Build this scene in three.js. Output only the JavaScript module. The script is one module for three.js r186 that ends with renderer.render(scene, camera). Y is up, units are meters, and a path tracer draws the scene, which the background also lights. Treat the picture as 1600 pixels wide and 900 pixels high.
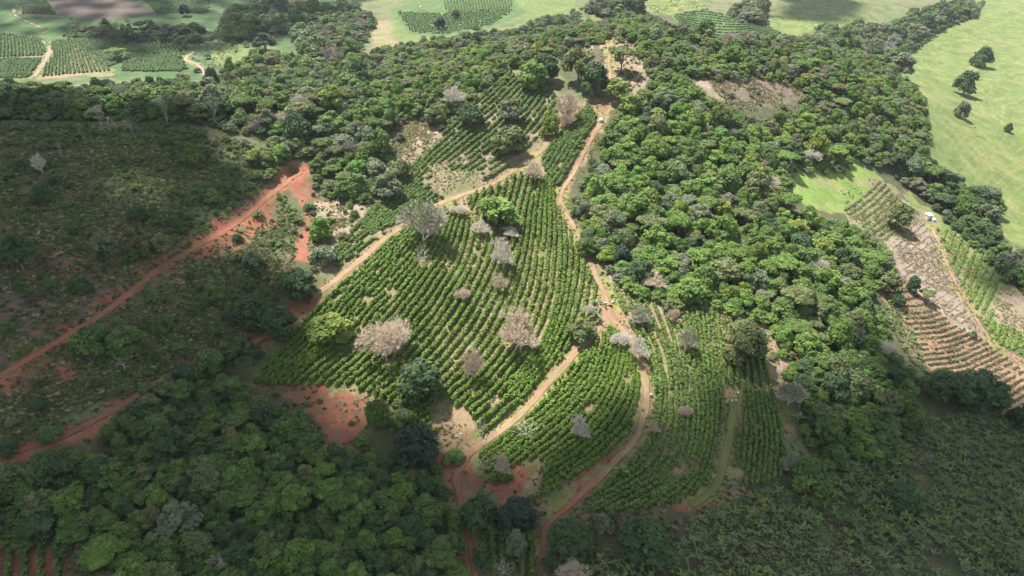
import * as THREE from 'three';

// ---------------------------------------------------------------- camera, sky, sun, exposure
const camera = new THREE.PerspectiveCamera(45, 16 / 9, 1, 4000);
camera.position.set(0, 150, 0);
camera.rotation.set(-Math.PI / 6, 0, 0);           // a drone looking down at the hillside
camera.updateMatrixWorld(true);
const scene = new THREE.Scene();
const renderer = new THREE.WebGLRenderer({ antialias: true });
renderer.toneMapping = THREE.LinearToneMapping;
renderer.toneMappingExposure = 2.9;
renderer.shadowMap.enabled = true;

const SUN = new THREE.Vector3(-0.42, 1.18, -0.26).normalize();
const sun = new THREE.DirectionalLight(new THREE.Color(1, 0.955, 0.88), 4.3);
sun.name = 'sun';
sun.position.copy(SUN).multiplyScalar(900).add(new THREE.Vector3(0, 40, -250));
sun.target.position.set(0, 40, -250);
sun.castShadow = true;
sun.shadow.radius = 4;                              // thin high cloud widens the sun a little
sun.shadow.mapSize.set(4096, 4096);
Object.assign(sun.shadow.camera, { left: -600, right: 600, top: 600, bottom: -600, near: 10, far: 2500 });
scene.add(sun, sun.target);

{ // tropical noon sky: pale blue with much bright cloud overhead, milky towards the horizon, even all round
  const w = 128, h = 64, a = new Float32Array(w * h * 4);
  for (let j = 0; j < h; j++) for (let i = 0; i < w; i++) {
    const el = Math.max(0, Math.sin(((j + 0.5) / h - 0.5) * Math.PI)), t = Math.pow(1 - el, 2.2), k = 4 * (j * w + i);
    a[k] = 0.46 + 0.34 * t; a[k + 1] = 0.53 + 0.32 * t; a[k + 2] = 0.64 + 0.26 * t; a[k + 3] = 1;
  }
  const sky = new THREE.DataTexture(a, w, h, THREE.RGBAFormat, THREE.FloatType);
  sky.mapping = THREE.EquirectangularReflectionMapping;
  sky.magFilter = sky.minFilter = THREE.LinearFilter; sky.needsUpdate = true;
  scene.background = sky; scene.environment = sky;
  scene.backgroundIntensity = scene.environmentIntensity = 0.52;
}
scene.fog = new THREE.FogExp2(0xdfe8ee, 0.00009);

const MAP = {
 spots: [[-99.5,34.0,-89.0],[-51.0,31.0,-91.3],[0.0,27.0,-94.4],[52.3,28.0,-93.6],[109.8,22.0,-98.2],[-109.6,40.0,-108.3],[-83.7,38.0,-110.3],[-57.8,34.0,-114.2],[-35.6,31.0,-117.2],[-12.3,27.0,-121.1],[14.9,30.0,-118.2],[45.2,29.0,-119.2],[68.9,27.0,-121.1],[95.6,22.0,-126.1],[135.5,14.0,-133.9],[-122.4,47.0,-132.5],[-95.4,43.0,-137.6],[-75.5,37.0,-145.4],[-60.3,34.0,-149.2],[-40.8,34.0,-146.5],[-17.1,35.0,-147.9],[17.1,35.0,-147.9],[50.8,36.0,-146.6],[79.6,31.0,-153.1],[113.2,23.0,-163.4],[138.3,17.0,-171.1],[159.9,12.0,-171.1],[-135.5,58.0,-159.3],[-107.1,53.0,-168.0],[-85.3,47.0,-178.4],[-67.9,43.0,-181.5],[-46.8,44.0,-183.6],[-19.5,44.0,-183.6],[9.8,43.0,-185.3],[28.4,44.0,-176.0],[58.5,44.0,-183.6],[80.3,41.0,-188.8],[119.5,32.0,-204.4],[150.8,24.0,-218.2],[171.6,18.0,-214.7],[174.0,13.0,-193.8],[-158.7,68.0,-201.5],[-124.9,64.0,-211.4],[-89.0,58.0,-226.1],[-69.7,54.0,-236.0],[-46.0,55.0,-233.5],[-18.2,56.0,-231.0],[11.5,55.0,-233.5],[46.0,55.0,-233.5],[69.7,54.0,-236.0],[98.5,47.0,-234.7],[132.2,43.0,-269.9],[167.7,34.5,-283.9],[173.7,28.0,-264.7],[225.6,24.0,-309.7],[209.6,19.0,-253.1],[-188.7,75.0,-252.5],[-143.4,74.0,-255.9],[-99.4,71.0,-266.0],[-64.3,66.0,-274.1],[-38.6,66.0,-274.1],[-10.6,70.0,-287.5],[12.7,67.0,-270.8],[38.3,71.0,-274.7],[77.1,66.0,-274.1],[126.7,58.0,-300.2],[175.2,47.0,-306.9],[219.8,36.0,-339.7],[276.8,31.0,-388.2],[-29.7,76.0,-330.5],[5.9,79.0,-330.0],[48.3,88.0,-342.8],[74.1,84.0,-333.6],[111.5,77.0,-326.0],[154.8,73.0,-343.9],[263.8,42.0,-446.8],[333.1,32.0,-454.2],[355.5,40.0,-555.9],[531.6,48.0,-774.8],[-271.8,58.0,-407.6],[-205.6,57.0,-415.3],[-317.0,62.0,-486.5],[-238.3,61.0,-492.0],[-366.4,74.0,-577.3],[-279.5,72.0,-592.5],[-153.3,60.0,-497.6],[-191.5,66.0,-638.0],[-84.2,62.0,-536.0],[-41.7,70.0,-607.7],[31.2,68.0,-604.5],[163.8,64.0,-537.3],[252.9,60.0,-609.0],[359.6,58.0,-698.8],[-330.0,55.0,-345.0],[-200.0,57.0,-345.0],[-90.0,60.0,-350.0],[-20.0,68.0,-400.0],[40.0,72.0,-420.0],[130.0,66.0,-430.0],[210.0,58.0,-430.0],[-300.0,72.0,-262.0],[-180.0,74.0,-270.0],[-300.0,40.0,-20.0],[0.0,24.0,-20.0],[300.0,15.0,-20.0],[-300.0,40.0,100.0],[0.0,26.0,100.0],[300.0,12.0,100.0],[420.0,14.0,-120.0],[-380.0,62.0,-150.0],[-420.0,70.0,-260.0],[-900.0,70.0,-600.0],[-900.0,95.0,-1000.0],[-400.0,80.0,-900.0],[0.0,75.0,-900.0],[400.0,62.0,-900.0],[900.0,60.0,-900.0],[900.0,40.0,-500.0],[600.0,30.0,-350.0],[0.0,110.0,-1500.0],[-900.0,130.0,-1500.0],[900.0,100.0,-1500.0],[-900.0,60.0,0.0],[900.0,10.0,0.0],[-600.0,72.0,-420.0]],
 roads: [
  ["dirt_road","red dirt road climbing along the upper edge of the big coffee field","tan",3.2,[[35.2,-280.2],[30.9,-284.4],[27.4,-283.2],[21.4,-273.3],[15.5,-263.9],[9.3,-255.1],[2.4,-248.3],[-7.4,-236.7],[-13.7,-232.1],[-20.7,-227.9],[-25.5,-224.9],[-31.8,-218.3],[-37.4,-212.5],[-43.6,-204.2],[-48.8,-195.5],[-54.0,-188.1],[-57.2,-184.1],[-60.7,-180.3]]],
  ["dirt_road","shaded red dirt road running along the gully below the scrub slope","red",2.6,[[-60.7,-180.3],[-65.4,-175.1],[-68.4,-168.5],[-72.0,-161.7],[-77.9,-155.8],[-83.4,-150.3],[-88.1,-142.6],[-92.8,-133.1],[-99.5,-123.7],[-103.2,-119.8],[-109.6,-116.0],[-114.4,-112.3]]],
  ["dirt_road","pale track between the big coffee field and the sunlit wood","tan",2.2,[[35.2,-280.2],[35.4,-270.5],[31.3,-262.8],[27.2,-253.9],[24.9,-248.5],[21.9,-242.0],[18.5,-235.5],[17.2,-229.1],[19.1,-221.3],[21.6,-212.9],[22.8,-206.7],[24.7,-198.6],[25.9,-190.0],[27.5,-182.3],[28.2,-178.0],[28.4,-174.2]]],
  ["dirt_road","winding track on the outer side of the small fan-shaped coffee field","tanred",2.6,[[28.4,-174.2],[29.1,-169.1],[31.0,-165.7],[32.9,-161.0],[35.0,-155.2],[35.4,-150.6],[35.3,-145.7],[34.8,-141.0],[33.2,-136.0],[31.1,-131.1],[28.4,-127.4],[25.2,-124.0],[21.1,-119.6],[17.1,-115.7],[12.7,-111.2],[9.7,-108.7],[7.3,-105.8],[6.9,-101.9],[7.0,-95.7],[7.0,-89.8]]],
  ["dirt_road","pinkish track between the big and the small coffee field","tanred",2.8,[[28.4,-174.2],[26.6,-168.9],[23.2,-164.0],[18.9,-159.5],[14.0,-153.4],[8.5,-147.0],[3.3,-140.3],[-2.3,-135.2],[-6.4,-131.9],[-10.1,-128.8],[-12.2,-125.2],[-13.5,-121.6],[-12.5,-117.4],[-11.5,-111.4],[-9.6,-105.3],[-8.1,-98.1],[-7.1,-90.1]]],
  ["grass_track","grassy yellow-green track cutting the narrow-row coffee field","grass",2.6,[[58.3,-144.3],[57.1,-139.9],[55.4,-135.0],[53.7,-130.3],[52.1,-126.6],[49.9,-121.8],[47.5,-117.3],[44.0,-113.9],[40.2,-111.6]]],
  ["dirt_road","red earth road cut across the shaded scrub slope","red",3.2,[[-78.0,-243.9],[-81.6,-234.9],[-84.7,-227.1],[-87.7,-217.2],[-90.5,-208.9],[-95.1,-198.5],[-99.2,-188.4],[-102.9,-178.8],[-106.1,-167.3],[-109.2,-158.8],[-111.3,-154.4],[-114.9,-148.3],[-118.4,-142.6],[-123.3,-134.4],[-125.7,-130.7]]],
  ["dirt_path","narrow orange path between the grey field and bright green rows","tan",1.4,[[174.7,-269.1],[174.0,-260.7],[172.0,-250.1],[169.0,-238.8],[166.9,-230.7],[165.8,-222.6],[165.1,-213.7],[163.9,-205.2],[163.6,-200.3],[164.8,-194.1],[168.4,-189.0],[170.9,-184.3]]],
  ["dirt_road","pale track climbing from the clearing to the hilltop","tan",2.2,[[35.2,-280.2],[39.0,-287.2],[41.9,-297.9],[42.8,-314.5],[45.4,-330.7],[48.3,-347.3]]],
  ["dirt_road","pale track winding between the far shaded fields","pale",3.2,[[-375.9,-590.6],[-373.0,-558.9],[-359.9,-536.1],[-339.7,-518.6],[-320.1,-503.5],[-325.5,-494.2],[-313.7,-483.7],[-296.4,-463.1],[-287.6,-444.4],[-277.2,-419.6],[-268.1,-397.4]]],
  ["dirt_road","thin pale track across the far sunlit rows","pale",2.6,[[-319.8,-442.6],[-300.6,-443.6],[-287.7,-446.0]]],
  ["dirt_road","short curved cream track in the far valley","pale",3.0,[[-207.0,-489.2],[-204.3,-464.2],[-201.4,-442.3],[-191.6,-433.0],[-182.1,-418.8],[-176.5,-408.6]]],
  ["dirt_road","short cream track beside the far green field","pale",3.5,[[-75.5,-610.8],[-71.9,-587.0],[-68.1,-570.5],[-58.3,-550.4]]]],
 zones: [
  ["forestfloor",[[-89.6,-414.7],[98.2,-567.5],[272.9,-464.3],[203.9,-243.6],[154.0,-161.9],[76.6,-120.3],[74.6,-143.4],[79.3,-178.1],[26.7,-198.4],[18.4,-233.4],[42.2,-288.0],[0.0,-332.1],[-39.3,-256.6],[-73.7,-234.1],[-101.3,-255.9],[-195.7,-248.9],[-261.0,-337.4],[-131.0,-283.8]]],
  ["scrub",[[-195.7,-248.9],[-101.3,-255.9],[-78.5,-246.5],[-65.7,-198.4],[-70.8,-178.1],[-84.5,-148.8],[-112.0,-112.8],[-117.9,-109.1],[-168.9,-199.5]]],
  ["scrub",[[-77.2,-248.8],[-63.3,-239.5],[-46.5,-237.6],[-50.7,-219.4],[-57.6,-198.9],[-63.5,-179.1],[-69.0,-178.4],[-66.7,-198.3]]],
  ["drypatch",[[-159.7,-190.3],[-127.6,-191.5],[-109.1,-195.6],[-98.1,-190.5],[-107.2,-168.1],[-116.1,-151.1],[-128.4,-133.1]]],
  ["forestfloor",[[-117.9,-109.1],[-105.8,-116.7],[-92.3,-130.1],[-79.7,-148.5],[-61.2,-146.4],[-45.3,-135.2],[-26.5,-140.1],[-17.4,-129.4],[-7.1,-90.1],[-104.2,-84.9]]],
  ["redsoil",[[-67.5,-147.6],[-55.9,-152.6],[-40.6,-145.4],[-36.0,-137.8],[-40.1,-128.9],[-47.9,-132.7],[-60.5,-143.9]]],
  ["redsoil",[[-84.6,-243.1],[-80.1,-248.7],[-76.1,-248.1],[-72.5,-234.5],[-68.6,-215.2],[-63.4,-197.1],[-68.7,-195.5],[-71.8,-207.2],[-73.2,-221.9],[-77.3,-232.5],[-82.4,-229.9],[-86.9,-218.0],[-90.1,-214.7]]],
  ["redsoil",[[-97.5,-206.1],[-90.5,-216.3],[-79.9,-223.2],[-79.2,-212.1],[-85.0,-196.4],[-91.6,-187.3],[-97.2,-187.8]]],
  ["redsoil",[[-67.7,-180.8],[-58.8,-184.4],[-54.4,-181.7],[-58.7,-174.3],[-61.4,-169.4],[-65.2,-173.9]]],
  ["redsoil",[[-123.2,-134.1],[-117.5,-140.7],[-110.7,-142.1],[-106.9,-136.9],[-113.4,-131.9],[-120.1,-128.1]]],
  ["redsoil",[[-17.4,-129.4],[-9.5,-129.6],[-11.1,-122.6],[-11.8,-113.3],[-9.0,-102.5],[-9.2,-94.5],[-11.6,-100.8],[-13.9,-113.2],[-16.9,-122.2]]],
  ["field",[[-55.6,-183.0],[-46.8,-195.4],[-37.3,-211.2],[-24.5,-223.5],[-7.4,-235.6],[12.2,-256.8],[33.8,-281.7],[34.1,-267.6],[18.4,-233.4],[27.1,-191.8],[28.1,-173.7],[39.7,-176.0],[59.1,-176.9],[74.1,-174.1],[76.5,-152.2],[65.0,-118.7],[40.5,-111.6],[8.5,-108.4],[-3.0,-116.6],[-11.0,-127.5],[-17.6,-131.2],[-33.1,-139.9],[-55.1,-149.2],[-70.4,-144.3]]],
  ["fieldedge",[[-17.6,-131.2],[-26.2,-137.2],[-33.5,-143.1],[-34.0,-146.3],[-23.2,-140.2],[-16.4,-137.6],[-8.9,-133.2],[-10.3,-128.8]]],
  ["upperfield",[[-55.0,-191.3],[-42.0,-204.8],[-24.6,-224.9],[-2.4,-243.5],[12.4,-260.7],[26.1,-283.0],[18.7,-291.8],[0.0,-318.4],[-13.8,-301.2],[-25.8,-276.0],[-36.6,-254.3],[-45.5,-229.8],[-58.3,-202.0]]],
  ["drygrass",[[-58.9,-272.2],[-42.6,-287.2],[-31.4,-281.2],[-28.1,-271.3],[-34.5,-258.4],[-37.9,-244.3],[-44.1,-237.2],[-48.2,-249.4],[-40.2,-265.2]]],
  ["drygrass",[[-70.0,-227.0],[-55.6,-235.2],[-46.5,-237.6],[-52.9,-219.6],[-58.3,-202.0],[-59.9,-189.9],[-63.3,-187.0],[-63.7,-198.6],[-59.6,-208.8],[-67.2,-219.3]]],
  ["redsoil",[[-4.6,-124.1],[3.9,-124.7],[6.1,-121.1],[3.7,-115.0],[0.0,-112.7],[-4.4,-113.0]]],
  ["redsoil",[[8.5,-108.4],[11.0,-113.4],[14.9,-117.4],[20.3,-119.0],[14.4,-111.4],[9.9,-107.5]]],
  ["redsoil",[[32.7,-108.7],[37.9,-113.2],[44.2,-115.0],[45.2,-112.7],[38.2,-107.6]]],
  ["tansoil",[[57.9,-147.2],[59.9,-147.6],[58.5,-143.2],[57.3,-143.0]]],
  ["tansoil",[[26.3,-285.3],[33.2,-289.7],[39.6,-288.1],[39.0,-276.9],[36.2,-265.7],[31.0,-262.5],[34.4,-273.3],[29.9,-281.0],[23.0,-273.8],[17.6,-267.9],[15.7,-270.2]]],
  ["tansoil",[[26.2,-176.6],[29.5,-175.7],[33.6,-164.8],[29.9,-163.9],[26.5,-166.0],[22.7,-164.6],[25.0,-170.3]]],
  ["drygrass",[[57.1,-481.4],[81.2,-501.2],[60.3,-321.7],[58.4,-299.1],[50.2,-288.3],[41.5,-281.2],[38.3,-288.2],[41.2,-317.8]]],
  ["drygrass",[[27.3,-205.1],[32.0,-191.4],[40.3,-180.3],[48.9,-174.0],[59.7,-179.7],[69.8,-180.6],[79.6,-175.7],[80.5,-162.0],[80.5,-149.1],[76.6,-143.9],[74.1,-160.2],[71.6,-172.2],[58.3,-173.4],[46.3,-169.9],[37.6,-174.7],[29.5,-186.7]]],
  ["redsoil",[[77.4,-175.0],[81.1,-173.7],[81.3,-151.4],[78.7,-147.5],[77.6,-159.0]]],
  ["brownpatch",[[91.3,-315.6],[114.7,-326.5],[135.0,-326.6],[129.0,-315.5],[109.4,-303.8],[91.1,-301.2]]],
  ["drygrass",[[81.6,-311.1],[94.4,-316.8],[90.1,-296.5],[80.3,-289.9]]],
  ["drygrass",[[13.0,-365.9],[38.0,-359.9],[49.9,-355.3],[38.6,-335.1],[20.8,-334.1],[6.0,-334.3]]],
  ["pasture",[[303.0,-548.2],[348.9,-615.0],[480.7,-792.6],[626.2,-814.6],[256.2,-277.8],[213.3,-258.9],[204.6,-279.2],[202.8,-293.6],[188.1,-305.1],[187.6,-326.7],[241.3,-437.4]]],
  ["pasture",[[235.2,-636.4],[319.5,-705.3],[318.3,-659.8],[277.5,-583.5],[221.4,-537.8],[176.5,-488.9],[187.9,-546.4]]],
  ["farmeadow",[[0.0,-634.9],[54.9,-642.0],[47.6,-579.8],[14.2,-544.3],[-4.5,-513.9],[-45.5,-520.6],[-78.1,-562.7],[-90.3,-545.7],[-86.4,-489.9],[-65.2,-458.5],[-41.6,-470.4],[8.8,-500.7]]],
  ["pasture",[[115.9,-645.7],[161.6,-651.7],[153.1,-591.8],[125.3,-555.7],[107.7,-580.1]]],
  ["darkcrop",[[120.9,-558.0],[151.8,-586.3],[187.2,-543.9],[189.4,-511.7],[100.8,-356.9],[119.2,-503.9]]],
  ["darkcrop",[[-94.1,-579.2],[-80.8,-629.0],[0.0,-634.9],[8.8,-561.7],[-11.5,-525.2],[-48.3,-500.1],[-72.8,-512.0]]],
  ["meadow",[[114.1,-271.3],[125.0,-281.8],[151.9,-292.2],[162.3,-288.0],[130.5,-250.4],[113.5,-242.7],[108.2,-249.3]]],
  ["greyfield",[[144.1,-238.5],[164.0,-262.4],[175.0,-270.5],[172.6,-253.9],[170.3,-239.2],[166.2,-223.4],[163.7,-204.8],[163.0,-197.1],[154.1,-200.5],[145.8,-208.2],[142.4,-222.1]]],
  ["rowsoil",[[131.4,-254.2],[161.6,-287.8],[168.3,-284.4],[166.1,-264.4],[146.6,-241.7],[135.1,-241.6]]],
  ["brownfield",[[123.9,-212.1],[140.3,-223.3],[142.2,-216.3],[147.9,-210.0],[154.4,-201.2],[163.0,-197.1],[167.6,-190.9],[175.8,-182.3],[149.5,-143.4],[144.5,-159.9],[133.2,-169.5],[126.1,-177.3],[128.1,-196.6],[121.0,-202.1]]],
  ["greenrows",[[174.4,-265.1],[185.2,-270.5],[193.2,-258.5],[196.4,-240.0],[197.3,-232.6],[171.9,-190.4],[165.2,-194.7],[164.1,-203.4],[167.3,-225.5],[172.2,-247.7]]],
  ["greenrows",[[170.4,-287.5],[175.7,-285.6],[178.6,-275.0],[189.4,-267.5],[194.1,-245.4],[188.2,-242.1],[183.4,-261.4],[172.8,-269.0],[171.6,-279.0]]],
  ["drygrass",[[181.9,-224.0],[210.7,-237.2],[182.2,-192.1],[174.0,-193.7],[176.7,-206.4],[173.2,-208.7]]],
  ["redsoil",[[-110.7,-96.4],[-95.8,-96.4],[-88.4,-95.6],[-81.9,-85.1],[-103.9,-84.4]]],
  ["redsoil",[[15.8,-119.7],[21.4,-123.3],[26.0,-125.1],[26.3,-122.9],[20.0,-116.9],[13.6,-110.1],[8.2,-107.1],[6.5,-110.3]]],
  ["redsoil",[[-15.6,-126.0],[-10.3,-129.3],[-8.6,-127.0],[-9.2,-121.7],[-11.2,-117.0],[-14.1,-121.6]]],
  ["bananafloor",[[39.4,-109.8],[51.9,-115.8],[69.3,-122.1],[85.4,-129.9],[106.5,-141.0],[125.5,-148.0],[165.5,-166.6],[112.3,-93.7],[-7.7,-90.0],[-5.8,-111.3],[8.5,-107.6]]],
  ["farcrop",[[-306.3,-392.5],[-436.7,-594.1],[-135.0,-658.0],[-105.6,-500.0],[-148.5,-436.2],[-170.3,-399.7]]],
  ["farlit",[[-306.4,-481.1],[-287.8,-488.0],[-253.8,-441.0],[-225.6,-402.8],[-263.0,-392.2],[-276.4,-419.5]]],
  ["farpurple",[[-362.8,-586.8],[-306.0,-595.7],[-264.5,-548.9],[-293.0,-530.5],[-325.3,-535.8],[-341.9,-556.9]]],
  ["farbrown",[[-370.6,-557.3],[-359.0,-578.1],[-333.4,-544.4],[-326.2,-535.7],[-357.8,-536.4]]],
  ["farmeadow",[[-185.0,-529.5],[-163.6,-535.6],[-159.6,-504.5],[-174.8,-503.6]]],
  ["farmeadow",[[-198.6,-477.9],[-163.3,-486.9],[-144.8,-450.9],[-151.9,-421.9],[-182.3,-432.9]]],
  ["farlit",[[-102.3,-546.7],[-90.7,-555.1],[-81.2,-498.3],[-66.4,-468.2],[-82.2,-462.9],[-96.8,-499.7]]]],
 fields: [
  {"n":"big","lab":"big curved coffee field","ref":"the track by the wood","r":0.55,"h":1.75,"col":0,"k":[6,7,8,7,7],"gap":0.13,"poly":[[-8.7,-233.3],[0.0,-240.7],[8.3,-246.9],[14.5,-238.7],[17.7,-229.1],[22.3,-208.1],[25.6,-190.7],[26.8,-178.8],[24.9,-171.0],[21.4,-163.6],[15.0,-155.9],[8.9,-148.2],[0.0,-139.5],[-6.8,-133.2],[-10.3,-130.0],[-14.1,-131.7],[-18.5,-132.9],[-26.2,-137.7],[-33.4,-142.5],[-43.6,-147.5],[-54.9,-148.2],[-69.2,-146.7],[-64.8,-160.9],[-57.3,-176.7],[-54.3,-181.2],[-47.3,-192.4],[-41.6,-202.1],[-35.5,-210.4],[-24.3,-221.4],[-15.8,-228.4]],"g":[[[27.9,-200.0],[27.0,-193.6],[26.1,-187.2],[25.0,-180.9],[23.8,-174.6],[21.7,-168.5],[19.1,-162.6],[15.9,-157.0],[12.3,-151.6],[8.2,-146.7],[3.8,-142.1],[-0.9,-137.6],[-5.5,-133.1],[-10.3,-128.8]],[[15.9,-238.7],[16.1,-229.6],[16.2,-220.5],[16.3,-211.4],[15.7,-202.3],[15.0,-193.3],[14.1,-184.2],[12.5,-175.2],[10.1,-166.5],[6.4,-158.2],[1.5,-150.6],[-4.3,-143.6],[-10.6,-137.1],[-17.6,-131.2]],[[8.6,-246.9],[7.0,-237.8],[5.5,-228.7],[4.1,-219.6],[3.2,-210.4],[1.9,-201.3],[0.2,-192.3],[-2.1,-183.3],[-4.7,-174.5],[-8.0,-165.9],[-12.2,-157.7],[-17.5,-150.1],[-23.3,-143.0],[-29.3,-136.0]],[[-11.1,-237.2],[-12.7,-229.3],[-14.3,-221.3],[-14.9,-213.2],[-15.6,-205.1],[-16.6,-197.0],[-19.0,-189.3],[-21.8,-181.7],[-25.0,-174.3],[-28.8,-167.1],[-32.9,-160.1],[-37.6,-153.4],[-42.3,-146.8],[-46.3,-139.8]],[[-24.5,-223.5],[-25.9,-216.8],[-27.3,-210.0],[-29.0,-203.4],[-31.2,-196.9],[-33.7,-190.5],[-36.7,-184.3],[-39.9,-178.3],[-43.4,-172.3],[-46.9,-166.4],[-51.1,-161.1],[-55.3,-155.6],[-59.0,-149.8],[-62.1,-143.7]],[[-34.5,-213.7],[-37.3,-208.4],[-40.2,-203.1],[-43.2,-197.8],[-46.3,-192.6],[-49.5,-187.5],[-52.7,-182.4],[-55.9,-177.3],[-58.9,-172.1],[-61.8,-166.8],[-64.5,-161.4],[-67.3,-156.0],[-69.9,-150.6],[-72.2,-145.0]]]},
  {"n":"fan","lab":"small fan-shaped coffee field","ref":"the pinkish track","r":0.58,"h":1.75,"col":0,"k":[4,5,5],"gap":0.08,"poly":[[18.0,-157.0],[23.2,-163.6],[26.5,-166.0],[30.1,-164.8],[33.5,-157.4],[34.5,-151.7],[34.2,-145.6],[33.1,-138.7],[31.5,-134.2],[28.4,-129.6],[24.0,-125.9],[19.0,-121.5],[14.1,-117.3],[8.7,-112.7],[2.2,-113.4],[-3.8,-118.1],[-8.2,-127.5],[-0.8,-134.4],[7.6,-143.3],[13.8,-150.9]],"g":[[[23.4,-166.4],[22.0,-162.6],[20.6,-158.7],[18.3,-155.3],[15.9,-152.0],[13.2,-149.0],[10.4,-145.9],[7.6,-143.0],[4.6,-140.2],[1.6,-137.4],[-1.3,-134.6],[-4.2,-131.7],[-7.2,-128.9],[-10.2,-126.1]],[[27.6,-168.8],[26.3,-164.1],[25.1,-159.3],[23.4,-154.7],[21.7,-150.1],[18.8,-146.2],[15.6,-142.4],[12.1,-139.0],[8.6,-135.6],[4.9,-132.4],[1.2,-129.2],[-2.5,-125.9],[-6.2,-122.8],[-10.7,-120.8]],[[31.9,-161.5],[30.8,-157.0],[29.7,-152.5],[28.2,-148.2],[26.2,-144.0],[23.9,-140.0],[21.3,-136.2],[18.4,-132.7],[15.2,-129.4],[11.6,-126.4],[7.9,-123.7],[4.0,-121.3],[-0.1,-119.2],[-4.5,-117.7]],[[34.9,-154.4],[34.6,-149.7],[34.1,-145.0],[33.1,-140.3],[31.3,-136.0],[28.9,-132.0],[25.5,-128.6],[22.0,-125.4],[18.4,-122.3],[14.5,-119.6],[10.5,-117.0],[6.3,-114.9],[1.8,-113.6],[-2.9,-112.9]]]},
  {"n":"narrow","lab":"narrow-row coffee field","ref":"the winding track","r":0.46,"h":1.45,"col":1,"k":[3,4,6,4,7],"gap":0.12,"poly":[[30.0,-187.6],[33.5,-179.4],[39.6,-175.0],[48.4,-171.4],[58.4,-173.9],[65.6,-171.4],[70.3,-163.6],[72.8,-154.4],[74.1,-146.4],[70.6,-138.5],[69.8,-130.7],[64.2,-120.1],[52.3,-117.2],[47.3,-115.2],[40.7,-112.5],[33.1,-110.9],[22.9,-109.4],[14.3,-109.7],[21.5,-116.7],[26.7,-122.3],[33.0,-128.9],[36.4,-138.7],[37.2,-148.5],[36.3,-156.9],[33.7,-165.5],[31.0,-174.0]],"g":[[[30.9,-189.8],[31.4,-183.7],[31.9,-177.7],[32.7,-171.7],[34.5,-165.8],[36.2,-160.0],[37.7,-154.1],[38.0,-148.0],[37.4,-142.0],[36.3,-136.0],[34.3,-130.3],[30.8,-125.4],[26.5,-121.1],[21.6,-117.4]],[[38.2,-178.8],[39.4,-172.6],[40.6,-166.5],[41.6,-160.3],[42.3,-154.1],[42.0,-147.8],[41.3,-141.6],[40.2,-135.4],[38.1,-129.5],[34.6,-124.4],[30.2,-120.0],[25.2,-116.3],[19.6,-113.3],[14.3,-110.0]],[[49.5,-175.4],[49.4,-169.5],[49.2,-163.5],[48.5,-157.7],[47.8,-151.8],[47.3,-145.9],[46.6,-140.0],[45.5,-134.2],[43.8,-128.5],[41.3,-123.2],[37.8,-118.4],[33.2,-114.7],[28.1,-111.7],[22.8,-109.1]],[[58.7,-176.8],[58.0,-171.2],[57.3,-165.6],[56.7,-160.0],[56.0,-154.4],[55.4,-148.8],[54.7,-143.2],[53.5,-137.6],[52.1,-132.2],[50.1,-126.9],[47.8,-121.8],[44.8,-117.0],[41.2,-112.7],[37.1,-108.8]],[[65.6,-173.1],[65.0,-168.5],[64.4,-163.9],[63.8,-159.4],[63.1,-154.8],[62.2,-150.3],[61.4,-145.7],[60.4,-141.2],[59.4,-136.7],[58.4,-132.2],[56.9,-127.8],[55.5,-123.4],[53.7,-119.2],[51.9,-114.9]],[[70.4,-165.9],[70.3,-162.2],[70.1,-158.5],[70.0,-154.7],[69.8,-151.0],[69.6,-147.3],[69.3,-143.6],[69.0,-139.9],[68.4,-136.2],[67.8,-132.6],[66.9,-129.0],[65.6,-125.5],[64.3,-122.0],[63.0,-118.5]]]},
  {"n":"block","lab":"dark coffee block below the red clearing","ref":"the upper road","r":0.9,"h":2.0,"col":2,"k":[7],"gap":0.07,"poly":[[30.7,-281.7],[33.6,-273.0],[31.6,-267.1],[27.0,-258.9],[23.4,-250.7],[19.7,-240.3],[16.7,-236.9],[12.3,-244.7],[11.2,-255.7],[17.6,-266.7],[24.3,-274.0]],"g":[[[31.7,-281.6],[29.6,-279.3],[27.5,-277.1],[25.4,-274.8],[23.3,-272.5],[21.4,-270.1],[19.4,-267.7],[17.6,-265.2],[16.0,-262.6],[14.4,-259.9],[12.7,-257.3],[11.3,-254.6],[9.8,-251.8],[8.4,-249.1]],[[35.6,-273.1],[33.8,-270.3],[32.1,-267.4],[30.3,-264.6],[28.6,-261.7],[27.1,-258.8],[25.5,-255.8],[23.9,-252.8],[22.5,-249.8],[21.1,-246.8],[19.7,-243.8],[18.2,-240.8],[16.7,-237.8],[15.2,-234.8]]]},
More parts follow.
